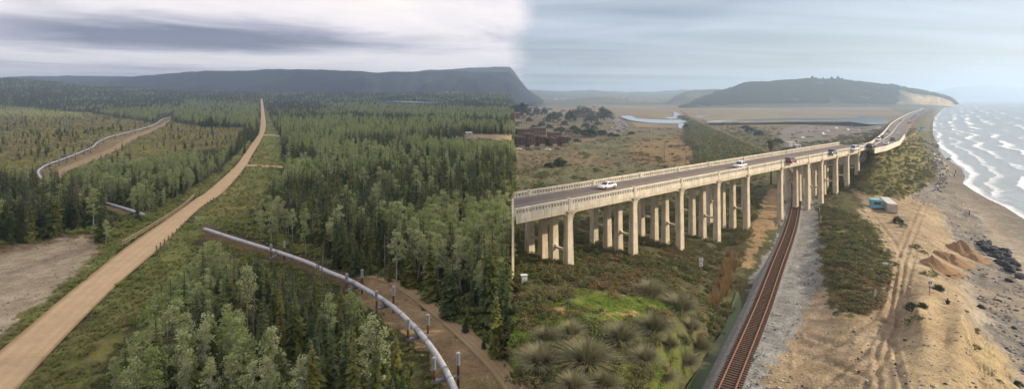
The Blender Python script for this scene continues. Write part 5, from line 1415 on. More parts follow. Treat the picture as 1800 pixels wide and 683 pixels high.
# willow clump where the far pipeline dives under the road bank
for i, (u, v, w) in enumerate([(252,386,1.5),(246,384,1.2),(258,388,1.3),(240,382,1.0),(262,384,1.1),(232,379,.9),(176,362,1.3),(170,360,1.6),(180,364,1.0)]):
    P_BUSH.one(i, gpt(u, v) - np.array([0, 0, .1]), w * 1.25, i * 1.3, "green willow shrub growing over the far pipeline's buried end" if i < 6 else "green willow shrub beside the short visible stretch of far pipeline", "shrub", "willow shrubs along the far pipeline", 1.1)
# ================================================================== VEHICLES, HOUSES, SMALL THINGS (right)
GLASS = paint("dark_car_glass", (.02, .024, .03), .08)
TYRE = solid("tyre_rubber", (.02, .02, .02), .9, .2, world=False)
RIM = paint("alloy_rim", (.45, .45, .46), .3, .8)
LAMPW = paint("headlamp_glass", (.75, .76, .78), .1); LAMPR = paint("tail_lamp", (.35, .02, .015), .2)
TRIM = paint("black_trim", (.02, .02, .021), .5)
CARP = {"white": paint("white_car_paint", (.72, .72, .71), .22), "silver": paint("silver_car_paint", (.42, .43, .45), .25, .6), "black": paint("black_car_paint", (.02, .021, .024), .18), "red": paint("dark_red_car_paint", (.16, .012, .012), .2),
        "grey": paint("grey_car_paint", (.12, .125, .135), .22, .3), "blue": paint("blue_car_paint", (.04, .09, .22), .22, .3), "teal": paint("teal_car_paint", (.10, .32, .40), .3)}
def car_shape(kind):
    # stations: x, bottom, belt, half width ; roofline: x, height, half width
    if kind == "suv": Lr = [(-2.3, .45, .85, .80), (-2.2, .30, 1.02, .90), (-1.2, .24, 1.05, .94), (0, .24, 1.03, .95), (1.2, .24, 1.0, .94), (2.05, .30, .90, .88), (2.3, .42, .72, .74)]; Rf = [(-2.15, 1.02, .84), (-1.9, 1.62, .70), (-.9, 1.72, .72), (.35, 1.68, .71), (1.05, 1.02, .84)]
    elif kind == "pickup": Lr = [(-2.7, .50, .95, .86), (-2.6, .36, 1.05, .95), (-1.2, .30, 1.06, .97), (0, .30, 1.06, .97), (1.4, .30, 1.04, .96), (2.35, .36, .95, .92), (2.6, .48, .75, .80)]; Rf = [(-.75, 1.05, .86), (-.55, 1.75, .74), (.2, 1.82, .75), (.6, 1.78, .74), (1.25, 1.05, .86)]
    elif kind == "van": Lr = [(-2.4, .40, 1.0, .86), (-2.3, .28, 1.1, .95), (0, .24, 1.1, .96), (1.4, .24, 1.08, .95), (2.2, .30, .95, .90), (2.4, .42, .75, .78)]; Rf = [(-2.25, 1.1, .86), (-2.15, 1.85, .80), (0, 1.95, .80), (1.0, 1.88, .78), (1.9, 1.05, .84)]
    else: Lr = [(-2.25, .42, .80, .76), (-2.15, .26, .92, .86), (-1.2, .20, .95, .90), (0, .20, .92, .91), (1.2, .20, .88, .90), (2.05, .26, .78, .85), (2.28, .38, .62, .70)]; Rf = [(-2.0, .92, .78), (-1.1, 1.38, .64), (-.3, 1.44, .66), (.35, 1.40, .65), (1.15, .90, .80)]
    return Lr, Rf
CARS = {}
def car_meshes(kind, col):
    if (kind, col) in CARS: return CARS[kind, col]
    Lr, Rf = car_shape(kind); body = MB(); n = len(Lr); pts = []
    for x, b, t, w in Lr:
        pts += [(x, -w * .9, b), (x, -w, lerp(b, t, .35)), (x, -w, lerp(b, t, .72)), (x, -w * .90, t), (x, 0, t + .04), (x, w * .90, t), (x, w, lerp(b, t, .72)), (x, w, lerp(b, t, .35)), (x, w * .9, b)]
    k = 9; fs = [(i * k + j, i * k + (j + 1) % k, (i + 1) * k + (j + 1) % k, (i + 1) * k + j) for i in range(n - 1) for j in range(k)]
    body.poly(pts, [f[::-1] for f in fs] + [tuple(range(k)), tuple(range((n - 1) * k, n * k))[::-1]])
    # roof skin over the glasshouse
    roof = MB(); mid = Rf[1:-1]; rp = []
    for x, z, w in mid: rp += [(x, -w, z - .02), (x, -w * .6, z + .05), (x, w * .6, z + .05), (x, w, z - .02), (x, w * .97, z - .09), (x, -w * .97, z - .09)]
    q = len(mid); roof.poly(rp, [(i * 6 + j, (i + 1) * 6 + j, (i + 1) * 6 + (j + 1) % 6, i * 6 + (j + 1) % 6) for i in range(q - 1) for j in range(6)] + [tuple(range(6)), tuple(range((q - 1) * 6, q * 6))[::-1]])
    for s in (-1, 1):                                                # pillars
        for a, b in ((0, 1), (-1, -2)): roof.tube([(Rf[a][0], s * Rf[a][2], Rf[a][1]), (Rf[b][0], s * Rf[b][2] * .99, Rf[b][1] - .03)], .05, 6)
        xm = (Rf[1][0] + Rf[-2][0]) / 2; roof.tube([(xm, s * Rf[0][2] * .99, Rf[0][1]), (xm, s * mid[0][2] * 1.0, Rf[2][1] - .05)], .045, 6)
    gl = MB(); gp = []
    for x, z, w in Rf: gp += [(x, -w * .985, z - .05), (x, w * .985, z - .05)]
    base = [(x, s * .86 * (Lr[3][3] / .94), .9) for x, z, w in Rf for s in (-1, 1)]
    gl.poly([(x, -Rf[0][2] * .99 if True else 0, Rf[0][1] - .03) for x, z, w in Rf] + [(x, -w * .97, z - .05) for x, z, w in Rf] + [(x, w * .97, z - .05) for x, z, w in Rf] + [(x, Rf[0][2] * .99, Rf[0][1] - .03) for x, z, w in Rf],
            [(i + 5 * j, i + 1 + 5 * j, i + 1 + 5 * (j + 1), i + 5 * (j + 1)) for i in range(4) for j in range(3)])
    wh = MB(); r = .34 if kind == "car" else .38
    wh.tube([(0, -.11, 0), (0, -.09, 0), (0, .09, 0), (0, .11, 0)], [r * .9, r, r, r * .9], 16)
    rm = MB(); rm.tube([(0, -.12, 0), (0, .12, 0)], r * .62, 12)
    hl = MB(); hl.box((0, 0, 0), (.10, .30, .13)); tl = MB(); tl.box((0, 0, 0), (.08, .26, .18))
    CARS[kind, col] = dict(body=body.mesh("car_body", CARP[col], True), roof=roof.mesh("car_roof", CARP[col]), glass=gl.mesh("car_glass", GLASS), wheel=wh.mesh("car_wheel", TYRE), rim=rm.mesh("car_rim", RIM), hl=hl.mesh("car_headlamp", LAMPW), tl=tl.mesh("car_tail_lamp", LAMPR), r=r, L=Lr)
    return CARS[kind, col]
def car(kind, col, loc, head, label, group, name="car", cat="car", full=True):
    M_ = car_meshes(kind, col); o = thing(name, label, cat, loc, head, group)
    new_obj("body", M_["body"], o); new_obj("roof", M_["roof"], o); new_obj("windows", M_["glass"], o)
    if full:
        hw = M_["L"][3][3]
        for x in (-1.38 if kind != "pickup" else -1.6, 1.38 if kind != "pickup" else 1.6):
            for s in (-1, 1):
                w = new_obj("wheel", M_["wheel"], o, (x, s * (hw - .06), M_["r"])); new_obj("rim", M_["rim"], w)
        for s in (-1, 1):
            new_obj("headlight", M_["hl"], o, (M_["L"][-1][0] - .10, s * M_["L"][-1][3] * .78, .68)); new_obj("tail_light", M_["tl"], o, (M_["L"][0][0] + .06, s * M_["L"][0][3] * .85, .80))
        if kind == "pickup": MB().box((-1.65, 0, 1.07), (1.7, 1.5, .05)).build("cargo_bed", TRIM, o)
    return o
BANG = math.atan2(BD.y, BD.x)
def on_bridge(u, v, z=ZR + .066): return at_z(u, v, z)
car("car", "white", on_bridge(1067, 331), BANG + math.pi, "white hatchback driving on the bridge, nearest to the left end", "cars on the bridge")
car("suv", "white", on_bridge(1301, 294.5), BANG + math.pi, "white SUV on the bridge above the railway approach", "cars on the bridge")
car("suv", "red", on_bridge(1390, 286), BANG, "dark red SUV on the bridge directly above the tracks", "cars on the bridge")
car("pickup", "grey", on_bridge(1462, 271.5), BANG, "dark grey pickup truck towards the far end of the bridge", "cars on the bridge", "pickup_truck", "pickup")
def on_hw(u, v):
    p = at_z(u, v, float(zhw(u, v)) + .05); a = at_z(u + .1, v - .25, float(zhw(u, v - .25))); return p
def hw_ang(v):
    c = np.array([((a[0] + b[0]) / 2, (a[1] + b[1]) / 2) for a, b in zip(HL, HR)]); vv = c[::-1, 1]
    def pt(q): uu = float(np.interp(q, vv, c[::-1, 0])); return at_z(uu, q, float(zhw(uu, q)))
    a, b = pt(min(v + 1.5, 259)), pt(min(v + 1.5, 259) - 3); return math.atan2((b - a).y, (b - a).x)
for k, (kd, col, u, v, back, lab) in enumerate([("van", "white", 1502, 264.5, 1, "tall white van leaving the bridge's far end"), ("car", "white", 1516, 258.5, 1, "white car beside the inland parapet at the bridge's far end"), ("suv", "black", 1531, 259.5, 0, "black SUV at the far end of the bridge"),
        ("suv", "white", 1544, 247.5, 1, "white SUV on the highway just past the bridge"), ("car", "black", 1550.5, 243.5, 1, "black car behind the white SUV past the bridge"), ("car", "white", 1558, 254, 0, "white car on the seaward lane past the bridge"), ("suv", "grey", 1569.5, 247.5, 0, "grey SUV on the seaward lane past the bridge"),
        ("car", "silver", 1556.5, 238, 1, "silver car on the inland lane of the highway curve"), ("car", "grey", 1560.5, 232, 1, "grey car farther along the highway curve"), ("car", "white", 1578.5, 236, 0, "white car on the seaward lane of the highway curve"), ("car", "silver", 1568.5, 220, 1, "silver car in the distance at the highway's bend"), ("car", "white", 1572, 216, 1, "white car in the distance beyond the highway's bend"), ("car", "black", 1583, 213, 0, "black car in the distance on the highway's straight")]):
    on_b = v > 257.5
    p = on_bridge(u, v) if on_b else on_hw(u, v); a = BANG if on_b else hw_ang(v)
    car(kd, col, p, a + math.pi * back, lab, "cars on the coast highway", "van" if kd == "van" else "car", "van" if kd == "van" else "car")
cols = ["white", "silver", "black", "grey", "blue", "red"]
for i in range(13):
    t = i / 12; u = lerp(1599, 1629, t); v = lerp(212, 193.2, t ** .8); p = gpt(u, v); p = at_z(u, v, float(zhw(u, v)) + .15)
    m_ = MB(); m_.box((0, 0, -1.0), (6.5, 3.2, 2.0)); 
    car("car" if i % 2 else "suv", cols[(i * 5) % 6], p, hw_ang(v), f"{cols[(i * 5) % 6]} parked car, {(ordn)[i]} in the row on the seaward highway shoulder", "cars parked on the seaward shoulder", full=False)
strip("parking_shoulder", [(1593,216),(1606,204),(1629,193.4)], [(1606,214),(1616,203.5),(1634,193.2)], ASPH, .05, 40, 3, zfix=zhw)
# settlement street with cars
strip("street", [(1030,237.0),(1058,234.5),(1075,229),(1084,222),(1078,214),(1068,208)], [(1038,238.6),(1072,236.6),(1096,231),(1104,222),(1096,213),(1082,207)], ASPH, .12, 60, 3)
for i, (u, v) in enumerate([(1076,225),(1081,228),(1094,219),(1098,222),(1100,225),(1090,215),(1086,212),(1048,235.5),(1087,232),(1078,217)]):
    p = gpt(u, v); car("suv" if i % 3 == 0 else "car", cols[i % 6], p + np.array([0, 0, .13]), 1.2 + .15 * i, f"{cols[i % 6]} car, {ordn[i]} listed along the bending settlement street".replace(" listed", " one"), "cars on the settlement street", full=False)
# beach car park: bays, planted islands, cars
ISL = solid("planting_soil", (.10, .085, .05), .95, .1); KERB = CONC_L
pi_ = 0
for rr in range(5):
    for cc in range(6):
        u = 1378 + cc * 28 + rr * 9; v = 262 - rr * 9.4 - cc * 1.6
        if not inpoly(np.array([u]), np.array([v]), R_PARK)[0] or not inpoly(np.array([u + 12]), np.array([v - .8]), R_PARK)[0]: continue
        p = gpt(u, v); s = p[1] / FPX; m = MB(); w = 15 * s
        m.prism([(-w / 2, 0), (w / 2, 0), (w / 2, .25), (-w / 2, .25)], -1.1, 1.1, lambda q, t: (q[0], t, q[1]))
        o = tag(empty("planted_island", p), f"planted island in the beach car park, row {['one','two','three','four','five'][rr]} from the front, {ordn[cc]} from the left", "planter", "planted islands of the car park")
        m.build("kerb", KERB, o); MB().box((0, 0, .27), (w * .96, 1.9, .1)).build("soil", ISL, o)
        for j in range(5):
            c = new_obj("bush", P_SCRUB.crown[j], o, ((j - 2) * w * .19, 0, .2)); c.scale = (1.2, 1.0, 1.0 + .3 * (j % 2))
for i, (u, v, c) in enumerate([(1455,231,"white"),(1446,236,"silver"),(1410,243,"white"),(1436,226,"grey"),(1395,238,"black"),(1470,226,"white"),(1500,222,"silver"),(1424,232,"blue"),(1402,250,"grey"),(1418,252,"black"),(1490,229,"white")]):
    p = gpt(u, v); car("car" if i % 2 else "suv", c, p + np.array([0, 0, .05]), .3 + (i % 3) * .1, f"{c} car in the beach car park, {ordn[i]} counted from the white one in the middle", "cars in the beach car park", full=False)
for i, (u, v, w, c, lab) in enumerate([(1390,256,9,(.55,.55,.53),"white flat-roofed hut beside the beach car park"),(1401,261,8,(.30,.36,.40),"blue-grey flat-roofed hut in front of the car park"),(1510,232,3,(.6,.5,.36),"tiny ticket booth on the car park road")]):
    p = gpt(u, v); s = p[1] / FPX; W = w * s * 1.6; o = thing("hut", lab, "hut", p, .35)
    MB().box((0, 0, 1.3), (W, W * .5, 2.6)).build("wall", solid(f"hut_wall_{i}", c, .8), o); MB().box((0, 0, 2.72), (W * 1.06, W * .56, .2)).build("roof", CONC_L, o); MB().box((W * .2, -W * .25 - .02, 1.0), (.9, .06, 2.0)).build("door", TRIM, o)
strip("car_park_road", [(1412,272.5),(1470,252),(1520,233),(1546,223)], [(1424,273.5),(1478,254),(1526,235),(1549,224)], solid("pale_road", (.26, .235, .20), .9), .1, 50, 3)

# houses
BROWN = solid("brown_shingle", (.16, .105, .075), .9, .1, var=.35, scale=.6); TAN = solid("tan_stucco", (.42, .33, .24), .9, .1, scale=.5); BRICK = solid("brick_red_wall", (.27, .10, .06), .9, .1, scale=.6); WHITEW = solid("white_stucco", (.66, .63, .56), .9, .1, scale=.5)
WIN = paint("window_pane", (.03, .035, .045), .1); ROOFD = solid("dark_flat_roof", (.10, .07, .055), .9, .1)
def house(u, v, wpx, hpx, dpt, label, wm, rm, storeys=2, n=3, rz=0.0, gable=False, balcony=False):
    p = gpt(u, v); s = p[1] / FPX; W, H = wpx * s, hpx * s; o = thing("house", label, "house", p, rz, "houses of the settlement")
    MB().box((0, dpt / 2, H / 2 - .3), (W, dpt, H + .6)).build("wall", wm, o)
    if balcony: MB().box((W * .1, -.6, .9), (W * .55, 1.2, 1.9)).build("garage", TAN, o); MB().box((-W * .3, -.3, H + .9), (W * .3, dpt * .4, 1.4)).build("roof_stair", wm, o)
    if gable: m = MB(); m.prism([(-W * .54, H), (W * .54, H), (0, H + W * .16)], -.4, dpt + .4, lambda q, t: (q[0], t, q[1])); m.build("roof", rm, o)
    else: MB().box((0, dpt / 2, H + .2), (W * 1.04, dpt + .6, .4)).build("roof", rm, o)
    for k in range(storeys):
        for j in range(n):
            x = W * ((j + .5) / n - .5); z = H * (k + .55) / storeys
            w = MB().box((x, -.04, z), (W / n * .5, .08, H / storeys * .5)).build("window", WIN, o)
            MB().box((x, -.1, z - H / storeys * .28), (W / n * .58, .16, .12)).build("sill", wm, w)
        if balcony and k: MB().box((0, -.9, H * k / storeys), (W * .9, 1.7, .25)).build("balcony", wm, o); MB().box((0, -1.7, H * k / storeys + .6), (W * .9, .1, 1.0)).build("balcony_rail", rm, o)
    return o
for i, a in enumerate([(914,260,20,18,"brown shingled block at the left end of the settlement's front row"),(933,259,15,22,"tall brown shingled block, second in the front row"),(951,257,17,16,"brown shingled block, third in the front row"),(973,257,14,13,"brown shingled block with dark balcony, fourth in the front row"),(991,256,18,14,"brown shingled block at the right end of the front row")]):
    house(a[0], a[1], a[2], a[3], 12, a[4], BROWN, ROOFD, 3 if a[3] > 17 else 2, 3, .15 + .1 * (i % 2), balcony=True)
for i, a in enumerate([(922,240,24,12,"brown block in the settlement's second row, left"),(948,238,24,12,"brown block in the settlement's second row, middle"),(978,243,20,9,"brown block in the settlement's second row, right")]):
    house(a[0], a[1], a[2], a[3], 14, a[4], BROWN, ROOFD, 2, 4, .2)
for i, (a, b, w, hh) in enumerate([(912,222,14,6),(960,214,13,6),(986,226,13,6),(1000,238,14,7),(1048,214,12,5),(936,193,10,3),(966,195,12,3),(990,197,10,3),(1010,196,12,3),(1036,194,10,3)]):
    house(a, b, w, hh, 10, f"small {'tan' if i % 2 else 'white'} house among the trees, {ordn[i]} of the scattered ones", TAN if i % 2 else WHITEW, BRICK if i % 3 else ROOFD, 1 if hh < 5 else 2, 3, .1 * (i % 3), gable=True)
house(906, 208, 16, 9, 14, "brick-red house at the left edge above the settlement", BRICK, TAN, 2, 2, .1)
house(921, 209, 7, 6, 10, "small tan house next to the brick-red house on the left", TAN, ROOFD, 2, 2, .1)
house(928, 200, 12, 4, 12, "white low house among the trees, left", WHITEW, TAN, 1, 4)
house(946, 202, 18, 4, 12, "long white low house among the trees", WHITEW, TAN, 1, 5)
house(1022, 207, 18, 6, 14, "brick-red house with flat roof between the dark trees", BRICK, ROOFD, 2, 4)
for i in range(5):
    u = 912 + i * 17; p = gpt(u, 263 + (i % 2)); car("car", cols[(i * 2) % 6], p, .2, f"{cols[(i * 2) % 6]} car parked before the brown houses, {ordn[i]} from the left", "cars before the brown houses", full=False)
# far buildings on the hills: white houses seen as specks
for i in range(46):
    u = 905 + i * 6.6 + random.uniform(-2, 2); Y = 2900 + random.uniform(0, 900) ; v = random.uniform(171.5, 178) if u < 1110 else random.uniform(175, 181)
    z = CAM_H - (v - VH) * Y / FPX; W = random.uniform(9, 22)
    o = thing("far_house", "pale speck of a house on the hazy hills behind the marsh", "house", ((u - U0) / FPX * Y, Y, z), random.uniform(-.3, .3), "houses on the hazy hills")
    MB().box((0, 0, 0), (W, 10, 9)).build("wall", WHITEW if i % 3 else TAN, o); m = MB(); m.prism([(-6, 4.5), (6, 4.5), (0, 7)], -W * .55, W * .55, lambda q, t: (t, q[0], q[1])); m.build("roof", TAN if i % 2 else BRICK, o)
    if i % 6 == 5: pass

# palm beyond the bridge, smaller pair by the settlement
FROND = leaf("palm_frond", [(.05, .062, .022), (.075, .085, .03)], .2); PTR = solid("palm_trunk", (.14, .11, .075), .9, .1, world=False, scale=5); SKIRT = solid("dead_fronds", (.19, .14, .08), .95, .1, world=False, scale=6)
def palm(u, vb, vt, Y, label, skirt=True):
    zb = float(zat(np.array([(u - U0) / FPX * Y]), np.array([Y]))[0]); zt = CAM_H - (vt - VH) * Y / FPX; H = zt - zb
    o = thing("palm_tree", label, "palm", ((u - U0) / FPX * Y, Y, zb)); g = np.random.default_rng(int(u))
    MB().tube([(0, 0, -.3), (.1, 0, H * .4), (0, 0, H - 1.2)], [.42, .33, .30], 9).build("trunk", PTR, o)
    V = []; F = []
    def fr(n, L_, up0, dr, wd):
        for i in range(n):
            a = g.random() * 6.28; e = up0 + g.normal(0, .25); L2 = L_ * (.8 + .4 * g.random())
            d = Vector((math.cos(a), math.sin(a), 0)); s = Vector((-d.y, d.x, 0)); c = Vector((0, 0, H - 1.2)); prev = None
            for k in range(6):
                t = k / 5; p = c + d * L2 * t * math.cos(e) + Vector((0, 0, L2 * (t * math.sin(e) - dr * t * t))); w = wd * math.sin(math.pi * min(t * .9 + .12, 1)) + .02
                b = len(V); V.extend([p - s * w + Vector((0, 0, -w * .5)), p + Vector((0, 0, .05)), p + s * w + Vector((0, 0, -w * .5))])
                if k: F.extend([(b - 3, b - 2, b + 1, b), (b - 2, b - 1, b + 2, b + 1)])
    fr(46, 2.1, .45, .55, .34); new_obj("crown", np_mesh("palm_crown", np.array([tuple(p) for p in V]), np.array(F), [FROND]), o)
    if skirt:
        V.clear(); F.clear(); m = MB(); m.tube([(0, 0, H - 4.2), (0, 0, H - 3.2), (0, 0, H - 1.6), (0, 0, H - .9)], [.45, .85, .95, .5], 11)
        for q in range(40):
            a = q * 2.4; m.tube([(.7 * math.cos(a), .7 * math.sin(a), H - 1.4 - (q % 5) * .4), (.95 * math.cos(a), .95 * math.sin(a), H - 2.6 - (q % 5) * .45)], [.09, .03], 4)
        m.build("dead_frond_skirt", SKIRT, o)
palm(1355, 285, 243, 205, "fan palm with shaggy skirt standing behind the bridge parapet")
palm(1043, 200, 186, 900, "far fan palm above the settlement, left of the pair", False); palm(1046, 200, 187, 905, "far fan palm above the settlement, right of the pair", False)

# utility poles in the field
for i, (u, vb, vt) in enumerate([(1137,252,228),(1168,284,250),(1206,300,264),(1142,246,226),(1147,243,224),(1031,240,216),(1047,240,218)]):
    p = gpt(u, vb); H = (vb - vt) * p[1] / FPX; o = thing("utility_pole", ["slim utility pole in the orange field, middle one", "utility pole in the orange field, nearest the bridge but one", "utility pole in the orange field, nearest the bridge", "thin far utility pole at the field's back edge, left", "thin far utility pole at the field's back edge, right", "pale lamp pole at the settlement street, left", "pale lamp pole at the settlement street, right"][i], "pole", p, 0, "utility poles")
    MB().tube([(0, 0, -.3), (0, 0, H)], [.16, .10], 7).build("pole", WOODG, o); m = MB(); m.box((0, 0, H - .6), (2.0, .12, .12)); m.box((-.8, 0, H - .45), (.08, .08, .22)); m.box((.8, 0, H - .45), (.08, .08, .22)); m.build("crossarm", WOODG, o)

# signs
SIGNW = solid("sign_white", (.66, .68, .66), .5, .4, var=.1, scale=2); SIGNG = solid("sign_green", (.06, .22, .12), .5, .4, scale=2); SIGNR = solid("sign_red", (.45, .05, .04), .5, .4, scale=2); SIGNB = solid("sign_back", (.33, .38, .43), .4, .5, .6, scale=2); SIGND = solid("sign_dark", (.03, .03, .04), .5, .4, scale=2)
def signpost(u, v, H, rz, label):
    p = gpt(u, v); o = thing("signpost", label, "sign", p, rz); MB().tube([(0, 0, -.3), (0, 0, H)], .05, 7).build("post", BEAM, o); return o
o = signpost(1232, 478, 2.9, .1, "green-edged white sign with a smaller plate below, among the bridge scrub")
MB().box((0, -.08, 2.55), (1.0, .04, .85)).build("border", SIGNG, o); q = MB().box((0, -.11, 2.55), (.84, .03, .69)).build("plate", SIGNW, o)
for j in range(3): MB().box((0, -.13, 2.76 - j * .2), (.6 - .1 * j, .012, .07)).build("text_line", SIGNG, q)
q = MB().box((0, -.1, 1.62), (.72, .04, .8)).build("plate", SIGNW, o); MB().box((0, -.13, 1.74), (.5, .012, .1)).build("text_line", SIGNR, q); MB().box((0, -.13, 1.5), (.42, .012, .08)).build("text_line", SIGND, q)
o = signpost(1536, 530, 1.9, .5, "tilted blue-grey sign seen from behind, on the scrub bank by the dirt road")
o.rotation_euler = (0, .22, .5)
for j in range(2): MB().box((-.18 + .36 * j, -.06, 1.45), (.32, .04, 1.0)).build("plate", SIGNB, o)
o = signpost(1634, 518, 2.3, 0, "white square sign with a dark symbol on the sandy bluff")
q = MB().box((0, -.08, 2.0), (.72, .04, .72)).build("plate", SIGNW, o); MB().box((0, -.108, 2.02), (.5, .012, .4)).build("symbol", SIGND, q); MB().box((0, -.116, 2.02), (.2, .012, .2)).build("symbol", SIGNW, q); MB().box((0, -.08, 1.3), (.4, .04, .3)).build("plate", SIGNB, o)
p = gpt(921, 497); o = thing("utility_box", "pale green utility box in the scrub at the left edge", "utility box", p, .2)
MB().box((0, 0, .6), (1.0, .7, 1.3)).build("cabinet", solid("pale_green_paint", (.42, .48, .38), .6), o); MB().box((0, 0, 1.29), (1.1, .8, .1)).build("lid", SIGNW, o); MB().box((0, -.37, .6), (.8, .04, .9)).build("door", SIGNW, o)
for i, (u, v) in enumerate([(1366,402),(1377,392),(1383,386),(1443,388),(1441,372),(1330,395)]):
    p = gpt(u, v); m = MB(); m.box((0, 0, .55), (.12, .12, 1.4)); m.box((0, 0, 1.28), (.15, .15, .1)); tag(m.build("track_marker", SIGNW, None, loc=tuple(p)), ["white marker stake left of the track, nearest", "white marker stake left of the track, middle", "white marker stake left of the track, closest to the rails", "white stake at the gravel edge right of the track, nearer one", "white stake at the gravel edge right of the track, farther one", "white stake on the dirt beneath the bridge"][i], "stake", "white stakes along the railway")

# blue lifeguard tower on its trailer, white container
LG = solid("lifeguard_blue", (.20, .46, .55), .6, .3, var=.15, scale=1); LGD = solid("lifeguard_window", (.05, .10, .13), .2, .5)
p = gpt(1539, 366); o = thing("lifeguard_tower", "light blue lifeguard tower parked on a trailer by the container", "lifeguard tower", p, -.15)
MB().box((0, 0, .55), (3.6, 2.6, .3)).build("platform", LG, o)
m = MB(); b0, b1 = 1.15, 1.45
m.poly([(-b0, -1, .7), (b0, -1, .7), (b0, 1, .7), (-b0, 1, .7), (-b1, -1.2, 2.5), (b1, -1.2, 2.5), (b1, 1.2, 2.5), (-b1, 1.2, 2.5)], [(0, 3, 2, 1), (4, 5, 6, 7), (0, 1, 5, 4), (1, 2, 6, 5), (2, 3, 7, 6), (3, 0, 4, 7)]); m.build("cabin", LG, o)
MB().box((0, -1.12, 1.75), (1.9, .08, .75), Matrix.Rotation(.11, 3, 'X')).build("window", LGD, o)
m = MB(); m.prism([(-1.75, 2.5), (1.75, 2.5), (1.35, 2.95), (-1.35, 2.95)], -1.45, 1.45, lambda q, t: (q[0], t, q[1])); m.build("roof", LG, o)
for sx in (-1.3, 1.3): MB().tube([(sx, -1.25, .36), (sx, -.95, .36)], .36, 14).build("wheel", TYRE, o)
MB().tube([(-1.6, 0, .5), (-4.2, .3, .45)], .09, 6).build("tow_bar", LG, o); m = MB()
for j in range(4): m.box((-2.4 - .3 * j, .5, .4 + .3 * j), (.5, 1.0, .08))
m.build("ramp", LG, o)
p = gpt(1567, 372); o = thing("shipping_container", "long white shipping container with rust streaks on the dirt lot", "container", p, R(64))
CW = solid("container_white", (.58, .545, .48), .6, .3, var=.25, scale=.8, dark=(.40, .30, .21)); CR = solid("container_roof", (.52, .52, .51), .6, .3, var=.15, scale=.6)
MB().box((4.2, 0, 1.35), (12, 2.4, 2.6)).build("box", CW, o); MB().box((4.2, 0, 2.68), (12.04, 2.46, .08)).build("roof", CR, o)
for s in (-1, 1):
    for j in range(34): MB().box((-1.6 + j * .35, s * 1.22, 1.35), (.17, .06, 2.4)).build("corrugation", CW, o)
for j in (-.6, .6): 
    q = MB().box((-1.84, j, 1.35), (.07, 1.12, 2.4)).build("door", CW, o)
    for w in (-.25, .25): MB().tube([(-1.92, j + w, .25), (-1.92, j + w, 2.5)], .035, 6).build("lock_rod", BEAM, q)

# spoil heaps of sand
HEAPM = solid("damp_sand", (.30, .19, .105), .95, .1, var=.4, scale=1.6, bump=1.0)
def heap(u, v, w, h, label, seed):
    p = gpt(u, v); s = p[1] / FPX; Rr = w * s / 2; H = h * s; n, k = 40, 18; V = []; F = []
    for i in range(k + 1):
        for j in range(n):
            a = 6.283 * j / n; q = i / k; nzv = float(fbm(np.array([math.cos(a) * 1.6 + 5 + seed]), np.array([math.sin(a) * 1.6 + 5]), seed)[0])
            r = Rr * q * (.75 + .5 * nzv); x, y = r * math.cos(a), r * math.sin(a) * .8
            z = H * .85 * (math.cos(math.pi * min(q, 1)) * .5 + .5) ** .8 * (1 + .5 * (nzv - .5)) + (float(vnoise(np.array([x * 1.1 + 50]), np.array([y * 1.1 + 50]), seed)[0]) - .5) * 1.1 * (1 - q) + (float(vnoise(np.array([x * 3 + 50]), np.array([y * 3 + 50]), seed)[0]) - .5) * .35 * (1 - q) - .7 * q
            z = (z + .7 * q) * (.55 + .9 * float(fbm(np.array([x * .45 + 9 * seed]), np.array([y * .45 + 31]), seed + 2, 3)[0])) - .7 * q
            V.append((x, y, z))
    for i in range(k):
        for j in range(n): F.append((i * n + j, (i + 1) * n + j, (i + 1) * n + (j + 1) % n, i * n + (j + 1) % n))
    return tag(new_obj("sand_pile", np_mesh("sand_pile", np.array(V), np.array(F), [HEAPM], smooth=True), None, p), label, "sand pile", "heaps of brown sand")
heap(1638, 466, 76, 15, "nearest big heap of brown sand beside the dirt road", 3); heap(1672, 458, 70, 15, "middle heap of brown sand between the other two", 5); heap(1684, 440, 70, 18, "rear tallest heap of brown sand near the beach", 8); heap(1655, 450, 56, 12, "low heap of brown sand behind the nearest one", 11); heap(1706, 452, 66, 9, "flat spread heap of brown sand facing the black rocks", 14); heap(1664, 474, 56, 10, "small front heap of brown sand above the beach cut", 17)

# rocks
ROCKD = solid("black_rock", (.035, .036, .042), .8, .25, var=.4, scale=2, world=False); ROCKG = solid("grey_rock", (.24, .225, .20), .9, .2, var=.4, scale=2, world=False); ROCKW = solid("pale_rock", (.50, .46, .40), .9, .2, var=.25, scale=2, world=False)
def rock_mesh(seed, mat):
    g = np.random.default_rng(seed); import bmesh
    bm = bmesh.new(); bmesh.ops.create_icosphere(bm, subdivisions=2, radius=.5)
    D_ = g.normal(size=(9, 3)); D_ /= np.linalg.norm(D_, axis=1)[:, None]; c = .22 + .16 * g.random(9)
    for v in bm.verts:
        p = np.array(v.co)
        for d, k in zip(D_, c):
            t = p @ d - k
            if t > 0: p = p - d * t
        v.co = p * 1.25 * np.array([1.15, .95, .8])
    me = bpy.data.meshes.new("rock"); bm.to_mesh(me); bm.free(); me.materials.append(mat); return me
RD = [rock_mesh(i, ROCKD) for i in range(6)]; RG = [rock_mesh(10 + i, ROCKG) for i in range(6)]; RW = [rock_mesh(20 + i, ROCKW) for i in range(3)]
def rock(me, u, v, px, label, group, lift=0.0, flat=1):
    p = gpt(u, v); s = px * p[1] / FPX; o = new_obj("boulder", me, None, p + np.array([0, 0, s * .22 + lift])); o.scale = (s, s, s * flat); o.rotation_euler = (random.uniform(-.4, .4), random.uniform(-.4, .4), random.uniform(0, 6.28)); return tag(o, label, "boulder", group)
for i in range(74):
    t = random.random(); u = lerp(1732, 1786, t ** .9) + random.gauss(0, 6); v = lerp(432, 476, t) + random.gauss(0, 7 * (.5 + t)); rock(RD[i % 6], u, v, random.uniform(5, 15), "angular black boulder in the rock pile at the end of the sand heaps", "black boulders on the beach", random.uniform(0, .5) * (i % 3 == 0))
